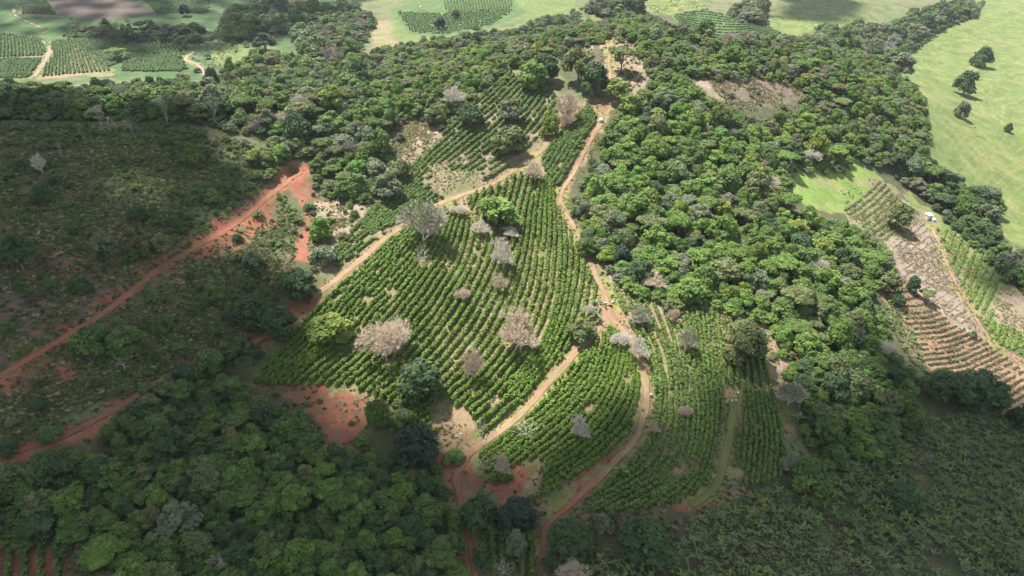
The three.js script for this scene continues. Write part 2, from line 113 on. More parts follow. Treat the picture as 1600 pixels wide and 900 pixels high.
  {"n":"upper","lab":"patchy coffee field above the upper road","ref":"the dry clearing","r":0.72,"h":1.5,"col":2,"k":[13],"gap":0.22,"poly":[[-2.3,-316.7],[8.9,-306.6],[18.2,-291.9],[19.8,-281.2],[13.1,-268.6],[4.9,-256.0],[-3.6,-245.0],[-12.7,-236.4],[-21.6,-231.2],[-31.1,-222.8],[-36.9,-215.2],[-43.1,-206.8],[-49.4,-198.6],[-54.4,-192.7],[-58.8,-196.4],[-56.1,-207.1],[-51.2,-220.2],[-45.7,-231.7],[-41.6,-239.2],[-36.4,-252.2],[-32.4,-257.0],[-26.7,-269.9],[-20.9,-280.6],[-13.6,-297.2]],"g":[[[0.0,-317.6],[-5.1,-309.0],[-10.2,-300.5],[-15.4,-292.1],[-20.7,-283.6],[-26.2,-275.3],[-31.2,-266.7],[-35.5,-257.8],[-38.4,-248.3],[-41.3,-238.8],[-44.9,-229.5],[-49.1,-220.5],[-53.5,-211.6],[-58.0,-202.7]],[[21.2,-288.7],[17.3,-279.9],[13.4,-271.1],[8.1,-263.1],[2.6,-255.3],[-3.0,-247.5],[-9.5,-240.4],[-16.5,-233.8],[-23.6,-227.4],[-30.5,-220.7],[-36.8,-213.5],[-42.8,-206.0],[-48.5,-198.3],[-54.0,-190.4]]]},
  {"n":"vale","lab":"pale field of low rows beside the green meadow","ref":"the meadow","r":0.55,"h":0.8,"col":3,"k":[9],"gap":0.1,"poly":[[132.1,-254.6],[161.3,-287.0],[168.1,-283.6],[165.4,-264.2],[147.1,-242.7],[137.6,-244.1]],"g":[[[162.3,-288.0],[159.9,-285.3],[157.5,-282.6],[155.1,-279.9],[152.7,-277.3],[150.3,-274.6],[147.9,-271.9],[145.4,-269.2],[143.0,-266.5],[140.6,-263.8],[138.2,-261.2],[135.8,-258.5],[133.4,-255.8],[131.0,-253.1]],[[168.9,-266.8],[167.0,-264.6],[165.0,-262.5],[163.1,-260.3],[161.1,-258.2],[159.2,-256.0],[157.2,-253.8],[155.3,-251.7],[153.3,-249.5],[151.4,-247.3],[149.4,-245.2],[147.5,-243.0],[145.5,-240.9],[143.6,-238.7]]]},
  {"n":"stubble","lab":"grey-pink field of withered rows","ref":"the white hut","r":0.24,"h":0.24,"col":5,"k":[9,9],"gap":0.04,"poly":[[146.2,-240.7],[163.0,-260.3],[174.0,-268.9],[171.4,-253.1],[168.9,-238.0],[165.2,-222.4],[162.9,-204.3],[162.2,-198.7],[155.2,-202.6],[147.5,-209.2],[143.6,-222.0]],"g":[[[175.8,-272.0],[173.5,-269.6],[171.1,-267.1],[168.8,-264.7],[166.5,-262.2],[164.1,-259.8],[161.8,-257.4],[159.5,-254.9],[157.2,-252.5],[154.8,-250.1],[152.5,-247.6],[150.2,-245.2],[147.8,-242.7],[145.5,-240.3]],[[168.1,-232.9],[165.5,-230.8],[162.9,-228.6],[160.3,-226.5],[157.7,-224.3],[155.1,-222.2],[152.5,-220.1],[150.0,-217.9],[147.4,-215.8],[144.8,-213.7],[142.2,-211.5],[139.6,-209.4],[137.0,-207.2],[134.4,-205.1]],[[164.6,-199.9],[162.5,-198.1],[160.4,-196.4],[158.3,-194.6],[156.1,-192.9],[154.0,-191.1],[151.9,-189.4],[149.8,-187.6],[147.7,-185.9],[145.6,-184.1],[143.4,-182.4],[141.3,-180.6],[139.2,-178.9],[137.1,-177.1]]]},
  {"n":"brown","lab":"brown field of young coffee rows","ref":"the field trees","r":0.42,"h":0.6,"col":4,"k":[5,6,7,8],"gap":0.12,"poly":[[125.4,-211.5],[139.1,-220.6],[142.1,-214.0],[146.2,-208.1],[153.3,-200.8],[161.4,-195.5],[165.6,-189.0],[171.7,-181.0],[150.1,-148.4],[146.3,-162.9],[138.0,-170.4],[128.0,-176.7],[130.6,-194.8]],"g":[[[122.6,-208.9],[124.5,-210.0],[126.5,-211.1],[128.4,-212.3],[130.3,-213.4],[132.3,-214.5],[134.2,-215.6],[136.0,-217.0],[137.7,-218.4],[139.5,-219.8],[141.2,-221.2],[143.0,-222.5],[144.7,-223.9],[146.5,-225.3]],[[127.8,-195.9],[130.4,-197.1],[132.9,-198.2],[135.5,-199.4],[138.0,-200.5],[140.5,-201.8],[142.8,-203.4],[145.1,-204.9],[147.5,-206.5],[149.8,-208.1],[152.1,-209.7],[154.4,-211.3],[156.7,-212.9],[159.0,-214.5]],[[126.3,-182.5],[130.1,-184.1],[133.9,-185.7],[137.8,-187.3],[141.6,-189.0],[145.3,-190.8],[148.8,-193.0],[152.3,-195.2],[155.8,-197.5],[159.3,-199.7],[162.8,-201.9],[166.3,-204.2],[169.7,-206.4],[173.2,-208.7]],[[125.5,-167.2],[129.7,-169.2],[134.0,-171.3],[138.2,-173.3],[142.5,-175.4],[146.7,-177.5],[150.6,-180.1],[154.6,-182.6],[158.6,-185.1],[162.6,-187.7],[166.6,-190.2],[170.6,-192.7],[174.6,-195.1],[178.6,-197.6]],[[128.4,-146.4],[131.4,-148.2],[134.3,-150.0],[137.3,-151.8],[140.2,-153.6],[143.2,-155.4],[146.1,-157.3],[149.0,-159.2],[151.8,-161.1],[154.7,-163.1],[157.6,-165.0],[160.5,-166.9],[163.3,-168.9],[166.2,-170.8]]]},
  {"n":"bright","lab":"bright green field of young rows","ref":"the white hut","r":0.62,"h":1.0,"col":6,"k":[5,5,6],"gap":0.1,"poly":[[174.5,-261.7],[185.4,-264.1],[191.5,-255.5],[194.3,-239.2],[178.5,-219.8],[169.3,-207.8],[180.1,-203.9],[173.0,-192.1],[165.6,-195.4],[164.6,-202.0],[166.4,-218.0],[167.6,-230.9],[172.2,-249.3]],"g":[[[181.8,-269.6],[180.4,-267.5],[179.0,-265.5],[177.6,-263.4],[176.2,-261.4],[174.8,-259.3],[173.4,-257.2],[171.9,-255.2],[170.5,-253.1],[169.1,-251.0],[167.7,-249.0],[166.3,-246.9],[164.9,-244.9],[163.5,-242.8]],[[194.0,-260.0],[191.7,-256.9],[189.3,-253.7],[187.0,-250.6],[184.6,-247.4],[182.3,-244.3],[179.9,-241.1],[177.6,-238.0],[175.2,-234.8],[172.9,-231.7],[170.5,-228.5],[168.2,-225.4],[165.8,-222.2],[163.5,-219.1]],[[198.3,-242.4],[195.3,-238.8],[192.2,-235.3],[189.2,-231.7],[186.1,-228.1],[183.1,-224.6],[180.1,-221.0],[177.0,-217.4],[174.0,-213.8],[171.0,-210.3],[167.9,-206.7],[164.9,-203.1],[161.8,-199.6],[158.8,-196.0]],[[192.3,-219.2],[190.4,-216.7],[188.5,-214.2],[186.5,-211.7],[184.6,-209.1],[182.7,-206.6],[180.8,-204.1],[178.8,-201.6],[176.9,-199.1],[175.0,-196.6],[173.1,-194.0],[171.1,-191.5],[169.2,-189.0],[167.3,-186.5]]]},
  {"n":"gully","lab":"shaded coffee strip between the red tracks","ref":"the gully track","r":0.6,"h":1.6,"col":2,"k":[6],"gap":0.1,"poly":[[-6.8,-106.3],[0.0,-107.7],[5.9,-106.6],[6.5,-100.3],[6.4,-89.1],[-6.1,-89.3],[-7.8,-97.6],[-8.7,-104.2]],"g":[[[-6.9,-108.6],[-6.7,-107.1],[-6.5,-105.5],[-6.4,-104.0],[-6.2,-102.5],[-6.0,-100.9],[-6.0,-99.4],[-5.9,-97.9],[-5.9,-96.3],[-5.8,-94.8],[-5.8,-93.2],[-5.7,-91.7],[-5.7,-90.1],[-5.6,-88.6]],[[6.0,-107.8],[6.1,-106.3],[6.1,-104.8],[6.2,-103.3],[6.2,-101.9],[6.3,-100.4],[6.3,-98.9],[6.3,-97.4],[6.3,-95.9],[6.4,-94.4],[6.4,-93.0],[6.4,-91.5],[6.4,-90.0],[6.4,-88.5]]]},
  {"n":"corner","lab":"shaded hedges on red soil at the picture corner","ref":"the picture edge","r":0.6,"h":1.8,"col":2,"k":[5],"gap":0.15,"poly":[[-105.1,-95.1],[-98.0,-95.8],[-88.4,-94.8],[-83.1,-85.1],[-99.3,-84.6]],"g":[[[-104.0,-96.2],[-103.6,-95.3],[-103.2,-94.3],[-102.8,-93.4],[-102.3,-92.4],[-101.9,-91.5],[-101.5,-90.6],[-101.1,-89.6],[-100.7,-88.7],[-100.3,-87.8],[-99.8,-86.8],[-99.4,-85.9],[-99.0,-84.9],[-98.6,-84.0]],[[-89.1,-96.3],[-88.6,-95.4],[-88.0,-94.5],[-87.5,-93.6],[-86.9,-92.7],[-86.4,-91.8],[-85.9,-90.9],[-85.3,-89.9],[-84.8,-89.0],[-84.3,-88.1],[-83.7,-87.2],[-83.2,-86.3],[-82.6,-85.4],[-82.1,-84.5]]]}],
 bare: [[-27.5,-194.4,2.6],[-43.2,-178.6,2.0],[-15.4,-136.7,5.0],[-12.9,-133.2,6.0],[-18.2,-139.4,2.0],[19.8,-139.4,1.6],[3.8,-120.4,4.5],[0.0,-116.3,5.0],[12.5,-112.9,5.0],[58.2,-145.5,2.6],[-23.2,-237.0,8.0],[-15.1,-239.0,6.0],[-26.2,-246.5,3.0],[21.0,-165.2,3.0],[29.5,-168.6,4.0],[62.1,-157.1,2.0]],
 far: [
  {"poly":[[-346.9,-494.2],[-314.5,-486.6],[-288.6,-447.5],[-323.7,-442.5]],"g":[[[-356.3,-495.7],[-349.9,-484.5],[-343.4,-473.3],[-337.0,-462.1],[-330.5,-451.0],[-324.0,-439.8]],[[-314.4,-489.6],[-307.2,-479.5],[-299.9,-469.4],[-293.1,-459.0],[-286.5,-448.5],[-280.0,-437.9]]],"k":18},
  {"poly":[[-322.0,-439.8],[-286.6,-439.8],[-268.8,-394.9],[-295.5,-398.2]],"g":[[[-319.6,-445.4],[-315.9,-435.4],[-312.2,-425.4],[-308.4,-415.4],[-304.7,-405.4],[-301.0,-395.4]],[[-279.1,-444.1],[-276.0,-432.2],[-273.0,-420.3],[-269.9,-408.5],[-266.9,-396.6],[-263.8,-384.7]]],"k":22},
  {"poly":[[-304.7,-481.2],[-284.2,-485.1],[-253.8,-441.0],[-232.0,-410.1],[-264.4,-397.3],[-284.0,-438.1]],"g":[[[-315.0,-492.4],[-305.3,-472.1],[-295.6,-451.9],[-285.9,-431.6],[-276.2,-411.4],[-266.5,-391.1]],[[-304.2,-494.6],[-292.2,-474.0],[-280.2,-453.5],[-268.3,-432.9],[-256.3,-412.4],[-244.3,-391.8]],[[-287.4,-495.7],[-273.9,-475.4],[-260.4,-455.2],[-246.8,-434.9],[-233.3,-414.7],[-219.8,-394.4]]],"k":20},
  {"poly":[[-287.8,-488.0],[-261.5,-486.5],[-236.8,-434.2],[-234.5,-409.8],[-260.5,-450.4]],"g":[[[-299.5,-502.4],[-286.4,-484.4],[-273.3,-466.5],[-260.2,-448.5],[-247.1,-430.6],[-234.0,-412.6]],[[-270.0,-505.0],[-257.8,-487.0],[-245.7,-469.0],[-233.5,-451.0],[-221.4,-433.0],[-209.2,-415.0]]],"k":18},
  {"poly":[[-241.4,-448.1],[-203.8,-448.2],[-192.4,-414.6],[-225.7,-410.7]],"g":[[[-242.0,-457.9],[-239.2,-446.3],[-236.3,-434.7],[-233.5,-423.1],[-230.6,-411.5],[-227.8,-399.9]],[[-200.8,-461.3],[-198.7,-449.9],[-196.5,-438.5],[-194.4,-427.1],[-192.2,-415.7],[-190.1,-404.3]]],"k":30},
  {"poly":[[-365.9,-554.1],[-356.7,-572.1],[-333.6,-541.1],[-356.9,-538.1]],"g":[[[-377.3,-572.3],[-372.7,-564.2],[-368.1,-556.2],[-363.6,-548.1],[-359.0,-540.1],[-354.4,-532.0]],[[-362.4,-591.7],[-355.2,-580.5],[-347.9,-569.3],[-340.7,-558.1],[-333.4,-546.9],[-326.2,-535.7]]],"k":14},
  {"poly":[[-309.9,-501.6],[-270.7,-497.0],[-225.7,-493.0],[-207.5,-452.6],[-241.0,-451.4],[-267.1,-489.3],[-301.9,-490.3]],"g":[[[-322.0,-512.0],[-314.4,-502.5],[-306.8,-493.1],[-299.3,-483.6],[-291.7,-474.2],[-284.1,-464.7]],[[-237.4,-522.6],[-228.2,-507.4],[-218.9,-492.2],[-209.7,-477.0],[-200.4,-461.8],[-191.2,-446.6]]],"k":30},
  {"poly":[[-296.9,-597.8],[-249.8,-620.7],[-232.5,-565.8],[-265.4,-552.3]],"g":[[[-305.9,-600.9],[-297.8,-590.1],[-289.7,-579.3],[-281.7,-568.5],[-273.6,-557.7],[-265.5,-546.9]],[[-256.0,-623.4],[-248.4,-610.6],[-240.9,-597.7],[-233.3,-584.9],[-225.8,-572.0],[-218.2,-559.2]]],"k":20},
  {"poly":[[-57.2,-605.8],[0.0,-623.1],[0.0,-578.7],[-49.1,-567.6]],"g":[[[-63.0,-612.3],[-61.7,-602.1],[-60.4,-591.8],[-59.0,-581.6],[-57.7,-571.3],[-56.4,-561.1]],[[0.0,-628.9],[0.6,-617.1],[1.2,-605.4],[1.8,-593.6],[2.4,-581.9],[3.0,-570.1]]],"k":26},
  {"poly":[[-90.0,-578.4],[-53.8,-564.4],[2.5,-578.9],[-13.9,-529.5],[-48.7,-504.0],[-71.4,-515.6]],"g":[[[-102.4,-594.1],[-79.8,-596.0],[-57.3,-597.9],[-34.7,-599.9],[-12.2,-601.8],[10.4,-603.7]],[[-83.9,-502.3],[-66.2,-503.0],[-48.6,-503.8],[-30.9,-504.5],[-13.3,-505.3],[4.4,-506.0]]],"k":20},
  {"poly":[[121.9,-558.0],[151.1,-583.6],[185.5,-543.1],[188.3,-511.1],[102.0,-361.5],[120.1,-504.0]],"g":[[[122.8,-567.9],[138.1,-580.0],[153.4,-591.5],[168.0,-578.7],[182.7,-565.8],[197.3,-552.9]],[[115.6,-508.0],[109.1,-443.7],[102.5,-379.4],[120.5,-386.0],[155.1,-440.6],[189.7,-495.2]]],"k":22}],
 woods: [
  {"n":"sunny","lab":"the sunlit wood beside the field track","d":[5.2,9.5],"s":0.62,"pal":"mbbbymbodbmg","poly":[[20.5,-217.3],[24.8,-237.2],[32.5,-253.3],[39.2,-272.7],[53.3,-286.4],[77.2,-307.5],[82.9,-291.3],[101.7,-289.6],[129.2,-309.7],[143.4,-305.8],[155.7,-298.3],[144.2,-283.5],[116.8,-267.5],[108.0,-256.2],[103.2,-234.9],[126.9,-239.1],[139.6,-230.6],[136.3,-219.0],[122.8,-204.1],[115.2,-191.7],[95.6,-181.7],[81.3,-169.3],[75.6,-173.2],[64.6,-171.7],[58.8,-175.6],[47.2,-169.2],[39.1,-176.1],[30.3,-183.7],[26.6,-197.2],[22.0,-207.8]]},
  {"n":"flank","lab":"the wood between the narrow rows and the brown field","d":[5.2,9.5],"s":0.62,"pal":"mmmdbbmo","poly":[[79.1,-173.8],[98.9,-190.9],[118.3,-199.1],[120.3,-183.7],[120.3,-168.6],[118.4,-159.3],[114.5,-147.9],[102.4,-136.7],[85.1,-125.3],[74.7,-125.6],[74.0,-134.2],[77.3,-142.0],[75.9,-154.2],[76.2,-170.5]]},
  {"n":"crest","lab":"the scrubby wood along the hilltop","d":[3.8,7.0],"s":0.64,"pal":"obmmgbmyo","poly":[[-85.1,-394.2],[-53.0,-369.9],[-27.9,-393.3],[0.0,-432.5],[30.2,-495.1],[65.9,-523.8],[97.1,-548.0],[82.8,-349.9],[102.2,-340.5],[127.8,-343.2],[208.5,-472.5],[232.8,-451.0],[229.4,-389.4],[203.7,-329.5],[178.9,-293.9],[150.8,-292.6],[141.3,-302.0],[129.0,-307.1],[133.4,-321.0],[112.5,-320.6],[89.4,-310.0],[77.0,-305.1],[57.1,-293.0],[57.9,-312.5],[54.8,-338.2],[38.5,-337.1],[20.5,-331.6],[0.0,-320.9],[-2.8,-305.6],[-16.1,-294.9],[-25.2,-270.1],[-41.5,-280.6],[-50.0,-266.7],[-60.7,-270.9]]},
  {"n":"ridge","lab":"the dark tree belt on the scrub slope ridge","d":[6,10],"s":0.62,"pal":"dmmomgd","poly":[[-276.8,-368.4],[-230.4,-363.0],[-201.4,-370.5],[-169.2,-373.8],[-137.2,-379.7],[-114.2,-397.2],[-69.9,-370.9],[-49.8,-266.8],[-44.4,-253.0],[-54.3,-246.9],[-76.1,-250.8],[-95.2,-254.8],[-119.2,-258.1],[-152.7,-255.1],[-193.6,-253.3]]},
  {"n":"nook","lab":"the sunlit trees around the red scar","d":[5.5,8.5],"s":0.62,"pal":"mmbogo","poly":[[-94.4,-243.7],[-89.8,-260.0],[-78.3,-260.8],[-56.3,-258.9],[-43.6,-255.4],[-46.2,-238.5],[-50.0,-225.7],[-60.6,-228.4],[-70.3,-234.2],[-75.2,-245.2],[-83.8,-243.3],[-86.8,-233.3],[-91.8,-228.2]]},
  {"n":"lower","lab":"the shaded forest at the foot of the scrub slope","d":[3.2,7.2],"s":0.64,"pal":"mmdmbod","poly":[[-91.0,-133.5],[-82.1,-145.0],[-71.1,-144.4],[-61.9,-140.2],[-52.2,-133.7],[-42.1,-123.5],[-30.5,-125.1],[-25.4,-133.5],[-18.3,-124.1],[-14.7,-112.3],[-11.8,-100.0],[-9.6,-86.4],[-79.5,-82.5],[-84.9,-92.2],[-92.8,-93.8],[-107.4,-93.8],[-114.8,-106.9],[-103.0,-114.2],[-94.0,-115.1]]},
  {"n":"creek","lab":"the tree line along the valley stream","d":[7,11],"s":0.58,"pal":"dmdgm","poly":[[188.6,-308.0],[194.4,-302.0],[207.6,-295.0],[226.1,-303.7],[217.6,-283.6],[205.3,-266.2],[200.4,-245.0],[204.7,-232.3],[198.6,-222.7],[190.2,-231.9],[188.5,-248.7],[185.4,-263.2],[181.4,-278.3],[171.7,-288.6],[162.6,-295.4],[178.5,-303.7]]},
  {"n":"gap","lab":"the trees behind the pasture hedge line","d":[8,13],"s":0.6,"pal":"odgm","poly":[[142.8,-360.4],[220.1,-525.8],[254.7,-551.6],[280.5,-553.3],[316.5,-609.2],[363.8,-649.7],[416.0,-692.9],[463.3,-731.8],[415.8,-660.1],[349.6,-598.9],[305.0,-541.3],[257.7,-483.5],[218.8,-457.9]]},
  {"n":"valley","lab":"the woodland strip in the far valley","d":[7,12],"s":0.6,"pal":"dmgom","poly":[[-215.7,-542.0],[-207.4,-605.6],[-168.8,-596.0],[-121.0,-586.8],[-99.9,-549.6],[-96.9,-456.4],[-105.5,-421.9],[-128.2,-436.8],[-153.2,-500.6],[-176.9,-506.7],[-172.3,-471.7],[-198.9,-494.0]]},
  {"n":"valley2","lab":"the thin wood behind the tree belt","d":[5,8],"s":0.95,"pal":"gboym","poly":[[-170.3,-402.2],[-163.3,-461.3],[-130.6,-444.8],[-109.9,-440.5],[-81.8,-462.6],[-49.6,-468.9],[-28.9,-469.9],[-54.4,-379.1],[-85.7,-397.2],[-129.9,-400.1]]},
  {"n":"belt","lab":"the thin tree belt across the far fields","d":[5,9],"s":0.8,"pal":"kdmg","poly":[[-304.2,-505.7],[-263.7,-503.2],[-230.1,-517.8],[-198.9,-499.2],[-210.1,-477.2],[-256.0,-477.2],[-294.3,-488.0]]},
  {"n":"belt2","lab":"the bushes along the far green field","d":[4,8],"s":0.9,"pal":"dmog","poly":[[0.0,-496.7],[28.1,-539.7],[51.5,-568.6],[50.2,-524.9],[17.1,-487.9],[-4.0,-455.3],[-40.6,-459.5],[-73.3,-433.3],[-84.7,-454.9],[-46.7,-482.9]]},
  {"n":"belt3","lab":"the bushes below the dark far crop","d":[4,8],"s":0.9,"pal":"dmog","poly":[[102.1,-563.4],[113.0,-493.4],[96.5,-341.5],[176.6,-478.6],[223.6,-520.7],[199.2,-459.8],[121.7,-343.0],[88.5,-332.9],[70.3,-348.7]]},
  {"n":"top","lab":"the trees at the upper edge beyond the hill","d":[8,13],"s":0.62,"pal":"dmog","poly":[[49.4,-575.1],[72.7,-607.9],[104.0,-608.5],[101.2,-559.6],[74.0,-534.9]]},
  {"n":"top2","lab":"the pale trees beyond the dark crop","d":[9,13],"s":0.6,"pal":"ogg","poly":[[164.0,-559.9],[189.8,-616.7],[217.0,-626.7],[183.7,-529.4],[165.6,-531.3]]}],
 trees: [
  [-23.9,-143.4,11.4,11.9,"round","d","dense dark green tree in the lower part of the big coffee field"],
  [-51.0,-162.8,11.5,9.5,"round","y","bright yellow-green tree at the shaded corner of the big coffee field"],
  [-5.1,-214.5,14.3,10.2,"lobes","b","leafy mid-green tree among the upper rows of the big coffee field"],
  [63.4,-156.5,12.5,12.4,"lobes","o","olive-green tree casting shade at the edge of the narrow rows"],
  [-63.9,-180.7,11.1,9.6,"round","d","dark round tree where the two dirt roads meet"],
  [-72.6,-168.0,11.3,9.7,"round","d","dark broad tree below the road junction, shaded by cloud"],
  [-66.0,-164.1,10.8,10.5,"lobes","d","dark tree leaning over the gully beside the shaded coffee hedges"],
  [19.6,-162.1,8.1,7.7,"lobes","o","olive tree with a grey top beside the track junction"],
  [-22.9,-125.3,10.2,9.6,"round","k","grey-blue dark tree at the gully end of the big field"],
  [-14.3,-126.7,5.1,3.1,"bush","b","low bright green bush beside the red gully"],
  [-62.7,-206.9,7.8,8.6,"bush","b","bright green tree beside the red scar"],
  [-59.3,-195.1,8.7,5.9,"bush","g","grey-green bush under the bright tree by the red scar"],
  [14.8,-265.1,7.2,11.1,"tall","y","small bright yellow-green tree on the upper road"],
  [-0.5,-275.2,9.6,10.5,"lobes","g","grey-olive tree in the patchy coffee field"],
  [-1.0,-254.7,11.6,11.9,"round","o","rounded olive tree in the middle of the patchy coffee field"],
  [8.6,-298.1,12.0,13.2,"round","b","bright green round tree on the hill shoulder"],
  [14.2,-304.1,11.6,12.8,"round","d","dark green tree behind the bright round one on the hill shoulder"],
  [28.1,-298.8,14.3,15.8,"lobes","o","broad olive tree below the hilltop clearing"],
  [33.4,-289.0,12.7,14.0,"lobes","d","tall dark olive tree shading the red clearing"],
  [47.1,-307.2,11.5,11.3,"flat","o","spreading olive tree with its shadow on the hilltop clearing"],
  [42.7,-284.3,10.2,9.2,"lobes","y","yellow-olive tree beside the hilltop track"],
  [65.5,-178.0,4.3,6.5,"tall","y","small yellow-lime tree at the edge of the sunlit wood"],
  [155.0,-255.1,10.8,11.9,"lobes","o","olive tree beside the white hut in the valley fields"],
  [282.8,-438.5,13.8,15.2,"bush","d","dark round tree alone in the pale pasture"],
  [337.4,-514.0,13.8,15.0,"bush","d","dark rounded tree highest up in the pale pasture"],
  [280.2,-384.7,4.8,5.3,"bush","d","smallest dark tree in the pale pasture"],
  [252.1,-386.8,8.3,9.1,"bush","g","grey-green bush at the pasture edge"],
  [128.7,-205.0,8.2,9.0,"lobes","o","olive tree at the top of the brown field"],
  [141.5,-212.5,4.6,6.7,"tall","d","slim dark tree at the top of the brown field"],
  [145.5,-209.5,5.9,4.4,"flat","o","low flat-topped tree between the brown and grey fields"],
  [129.7,-200.4,4.9,5.3,"bush","d","dark bush at the banana edge of the brown field"],
  [156.4,-196.2,2.6,2.9,"bush","g","tiny grey bush on the path beside the brown field"],
  [127.5,-160.8,14.5,10.3,"lobes","d","huge dark shaded tree at the end of the brown field"],
  [137.8,-162.0,15.5,11.3,"round","d","huge dark dome tree touching the brown field"],
  [201.9,-244.7,6.8,7.5,"round","m","green tree at the pasture rim by the stream"],
  [147.5,-155.6,6.9,7.6,"round","d","dark shaded tree below the brown field at the picture edge"],
  [0.8,-107.0,8.4,8.3,"lobes","k","blue-green shaded tree beside the foot of the small field"],
  [-7.3,-107.3,7.9,8.7,"round","d","dark domed tree in the gully beside the red track"],
  [12.3,-99.7,9.4,6.6,"round","d","dark broad tree below the end of the winding track"],
  [27.9,-98.9,11.8,7.3,"round","d","widest dark tree at the foot of the narrow rows"],
  [19.8,-104.3,4.5,5.0,"lobes","g","grey-green tree between the two dark trees below the fields"],
  [0.8,-99.9,4.5,7.1,"tall","g","pale olive slender tree over the red tracks"],
  [-73.0,-284.6,11.1,12.3,"lobes","y","yellow-green tree standing out in the ridge wood"],
  [-81.8,-267.2,12.1,11.6,"flat","o","pale olive flat-crowned tree in the ridge wood"],
  [-93.2,-241.8,6.6,5.6,"lobes","y","yellow-green tree at the top of the scrub slope"],
  [-240.0,-435.4,11.3,7.3,"flat","y","yellow tree standing in the far fields"],
  [-243.6,-550.3,7.9,8.7,"round","k","dark round tree at the edge of the far dark field"],
  [-51.1,-519.7,7.6,8.3,"round","k","dark round tree beside the cream far track"],
  [-41.6,-546.6,6.8,7.0,"lobes","d","small tree in the far green field"],
  [-157.8,-461.7,15.6,12.8,"lobes","k","dark tree clump in the far meadow"],
  [-105.7,-184.7,7.8,7.1,"lobes","o","light olive tree on the shaded scrub slope"],
  [-116.6,-178.0,7.9,8.2,"lobes","g","grey-green tree on the shaded scrub slope"],
  [-133.8,-167.5,10.9,11.3,"lobes","d","dark tree low on the scrub slope at the picture edge"],
  [-106.6,-146.0,10.0,7.1,"bush","m","leafy green bush overhanging the red road"],
  [-99.0,-146.8,10.4,8.3,"lobes","m","leafy tree beside the bush overhanging the red road"],
  [-68.2,-98.9,8.4,7.9,"lobes","g","grey-green tree standing out of the shaded forest"],
  [-27.2,-136.3,6.3,4.0,"bush","m","green bush below the dense dark tree"],
  [24.3,-173.6,3.8,3.7,"palm","g","upper banana clump beside the track junction"],
  [24.2,-168.7,4.5,3.4,"palm","g","lower banana clump beside the track junction"],
  [25.3,-118.5,4.5,3.2,"palm","m","spiky palm-like plant on the winding track"],
  [47.1,-114.2,2.7,2.4,"palm","g","banana plant at the foot of the grassy track"],
  [50.4,-115.7,3.3,2.5,"palm","g","larger banana plant at the foot of the grassy track"],
  [74.3,-139.2,3.7,3.0,"palm","g","pale banana plant at the wood edge below the narrow rows"],
  [234.7,-430.1,15.8,14.6,"lobes","g","grey-green tree at the pasture corner"],
  [-65.8,-96.3,5.3,4.7,"lobes","m","leafy tree in the shaded forest by the red patch"],
  [-53.0,-128.3,8.0,8.8,"round","m","bushy green tree at the red earth bank"],
  [-33.3,-134.0,6.0,9.5,"tall","m","leafy climber-covered tree beside the field corner"],
  [91.9,-117.1,8.7,6.0,"bush","d","dark leafy tree inside the banana grove"],
  [69.6,-118.3,9.3,8.5,"bush","m","bushy green tree at the top of the banana grove"],
  [67.6,-123.7,7.2,4.5,"lobes","g","grey-green tree between the narrow rows and the banana grove"],
  [109.1,-101.5,7.5,6.5,"bush","o","olive bush in the corner of the banana grove"],
  [85.3,-140.7,6.9,6.5,"lobes","o","olive tree on the slope above the banana grove"],
  [-79.8,-147.7,8.6,7.0,"bush","m","bushy tree leaning over the lower shaded road"],
  [-73.3,-153.0,9.6,8.3,"lobes","d","dark tree hiding the middle of the lower shaded road"],
  [-83.9,-142.7,6.3,4.8,"bush","d","dark bush on the bank of the lower shaded road"],
  [-104.5,-119.4,5.3,3.9,"bush","m","leafy bush beside the low end of the lower road"],
  [-111.2,-115.0,4.9,3.9,"bush","d","dark bush where the lower road leaves the picture"],
  [-90.4,-136.5,4.2,2.8,"bush","g","grey-green bush at the bend of the lower road"],
  [-110.2,-126.7,4.5,3.3,"bush","d","rounded bush on the slope above the lower road"],
  [-86.1,-171.9,7.5,6.2,"lobes","m","spreading green tree between the two shaded roads"],
  [-111.2,-232.7,7.8,6.4,"bush","m","leafy clump high on the scrub slope"],
  [-116.0,-198.5,6.1,4.6,"bush","d","dark clump in the middle of the scrub slope"],
  [-99.8,-215.8,6.5,5.4,"bush","m","green clump above the bend of the red slope road"],
  [-144.6,-198.5,6.8,5.6,"bush","d","dark clump at the upper part of the scrub slope"],
  [-117.6,-163.6,5.3,4.2,"bush","d","dark clump on the dry part of the scrub slope"],
  [-79.9,-190.5,6.8,5.6,"lobes","g","pale grey-green tree below the red slope road"],
  [-94.7,-157.8,6.3,4.6,"bush","m","green clump between the road bush and the gully"],
  [-12.4,-107.3,4.9,5.4,"bush","m","leafy bush hiding the gully track"],
  [-6.4,-97.6,4.6,4.5,"lobes","d","dark tree between the two red tracks"],
  [8.7,-96.7,4.9,3.4,"bush","d","dark bush at the lowest stretch of the winding track"],
  [-30.7,-275.7,8.0,8.8,"lobes","o","olive tree casting shade on the dry clearing"],
  [-43.4,-227.9,10.3,11.3,"lobes","g","grey-green tree at the head of the rough strip"],
  [-40.6,-239.9,7.2,7.9,"lobes","o","dark olive tree below the dry clearing"],
  [-16.5,-273.8,10.6,9.9,"bush","d","dark bush at the edge of the patchy coffee field"],
  [24.1,-199.1,6.3,6.9,"round","m","rounded green tree beside the track along the wood"],
  [33.9,-193.3,6.2,6.8,"round","k","dark grey-green tree at the dry rim of the wood"]],
 bare_trees: [
  [-34.7,-156.6,15.7,12.8,"bare","p","large leafless pinkish tree in the left half of the big coffee field"],
  [2.3,-159.3,13.3,13.6,"bare","p","large leafless beige tree in the right half of the big coffee field"],
  [-10.1,-149.4,6.4,11.6,"bare","p","slender leafless tree between the two large leafless trees"],
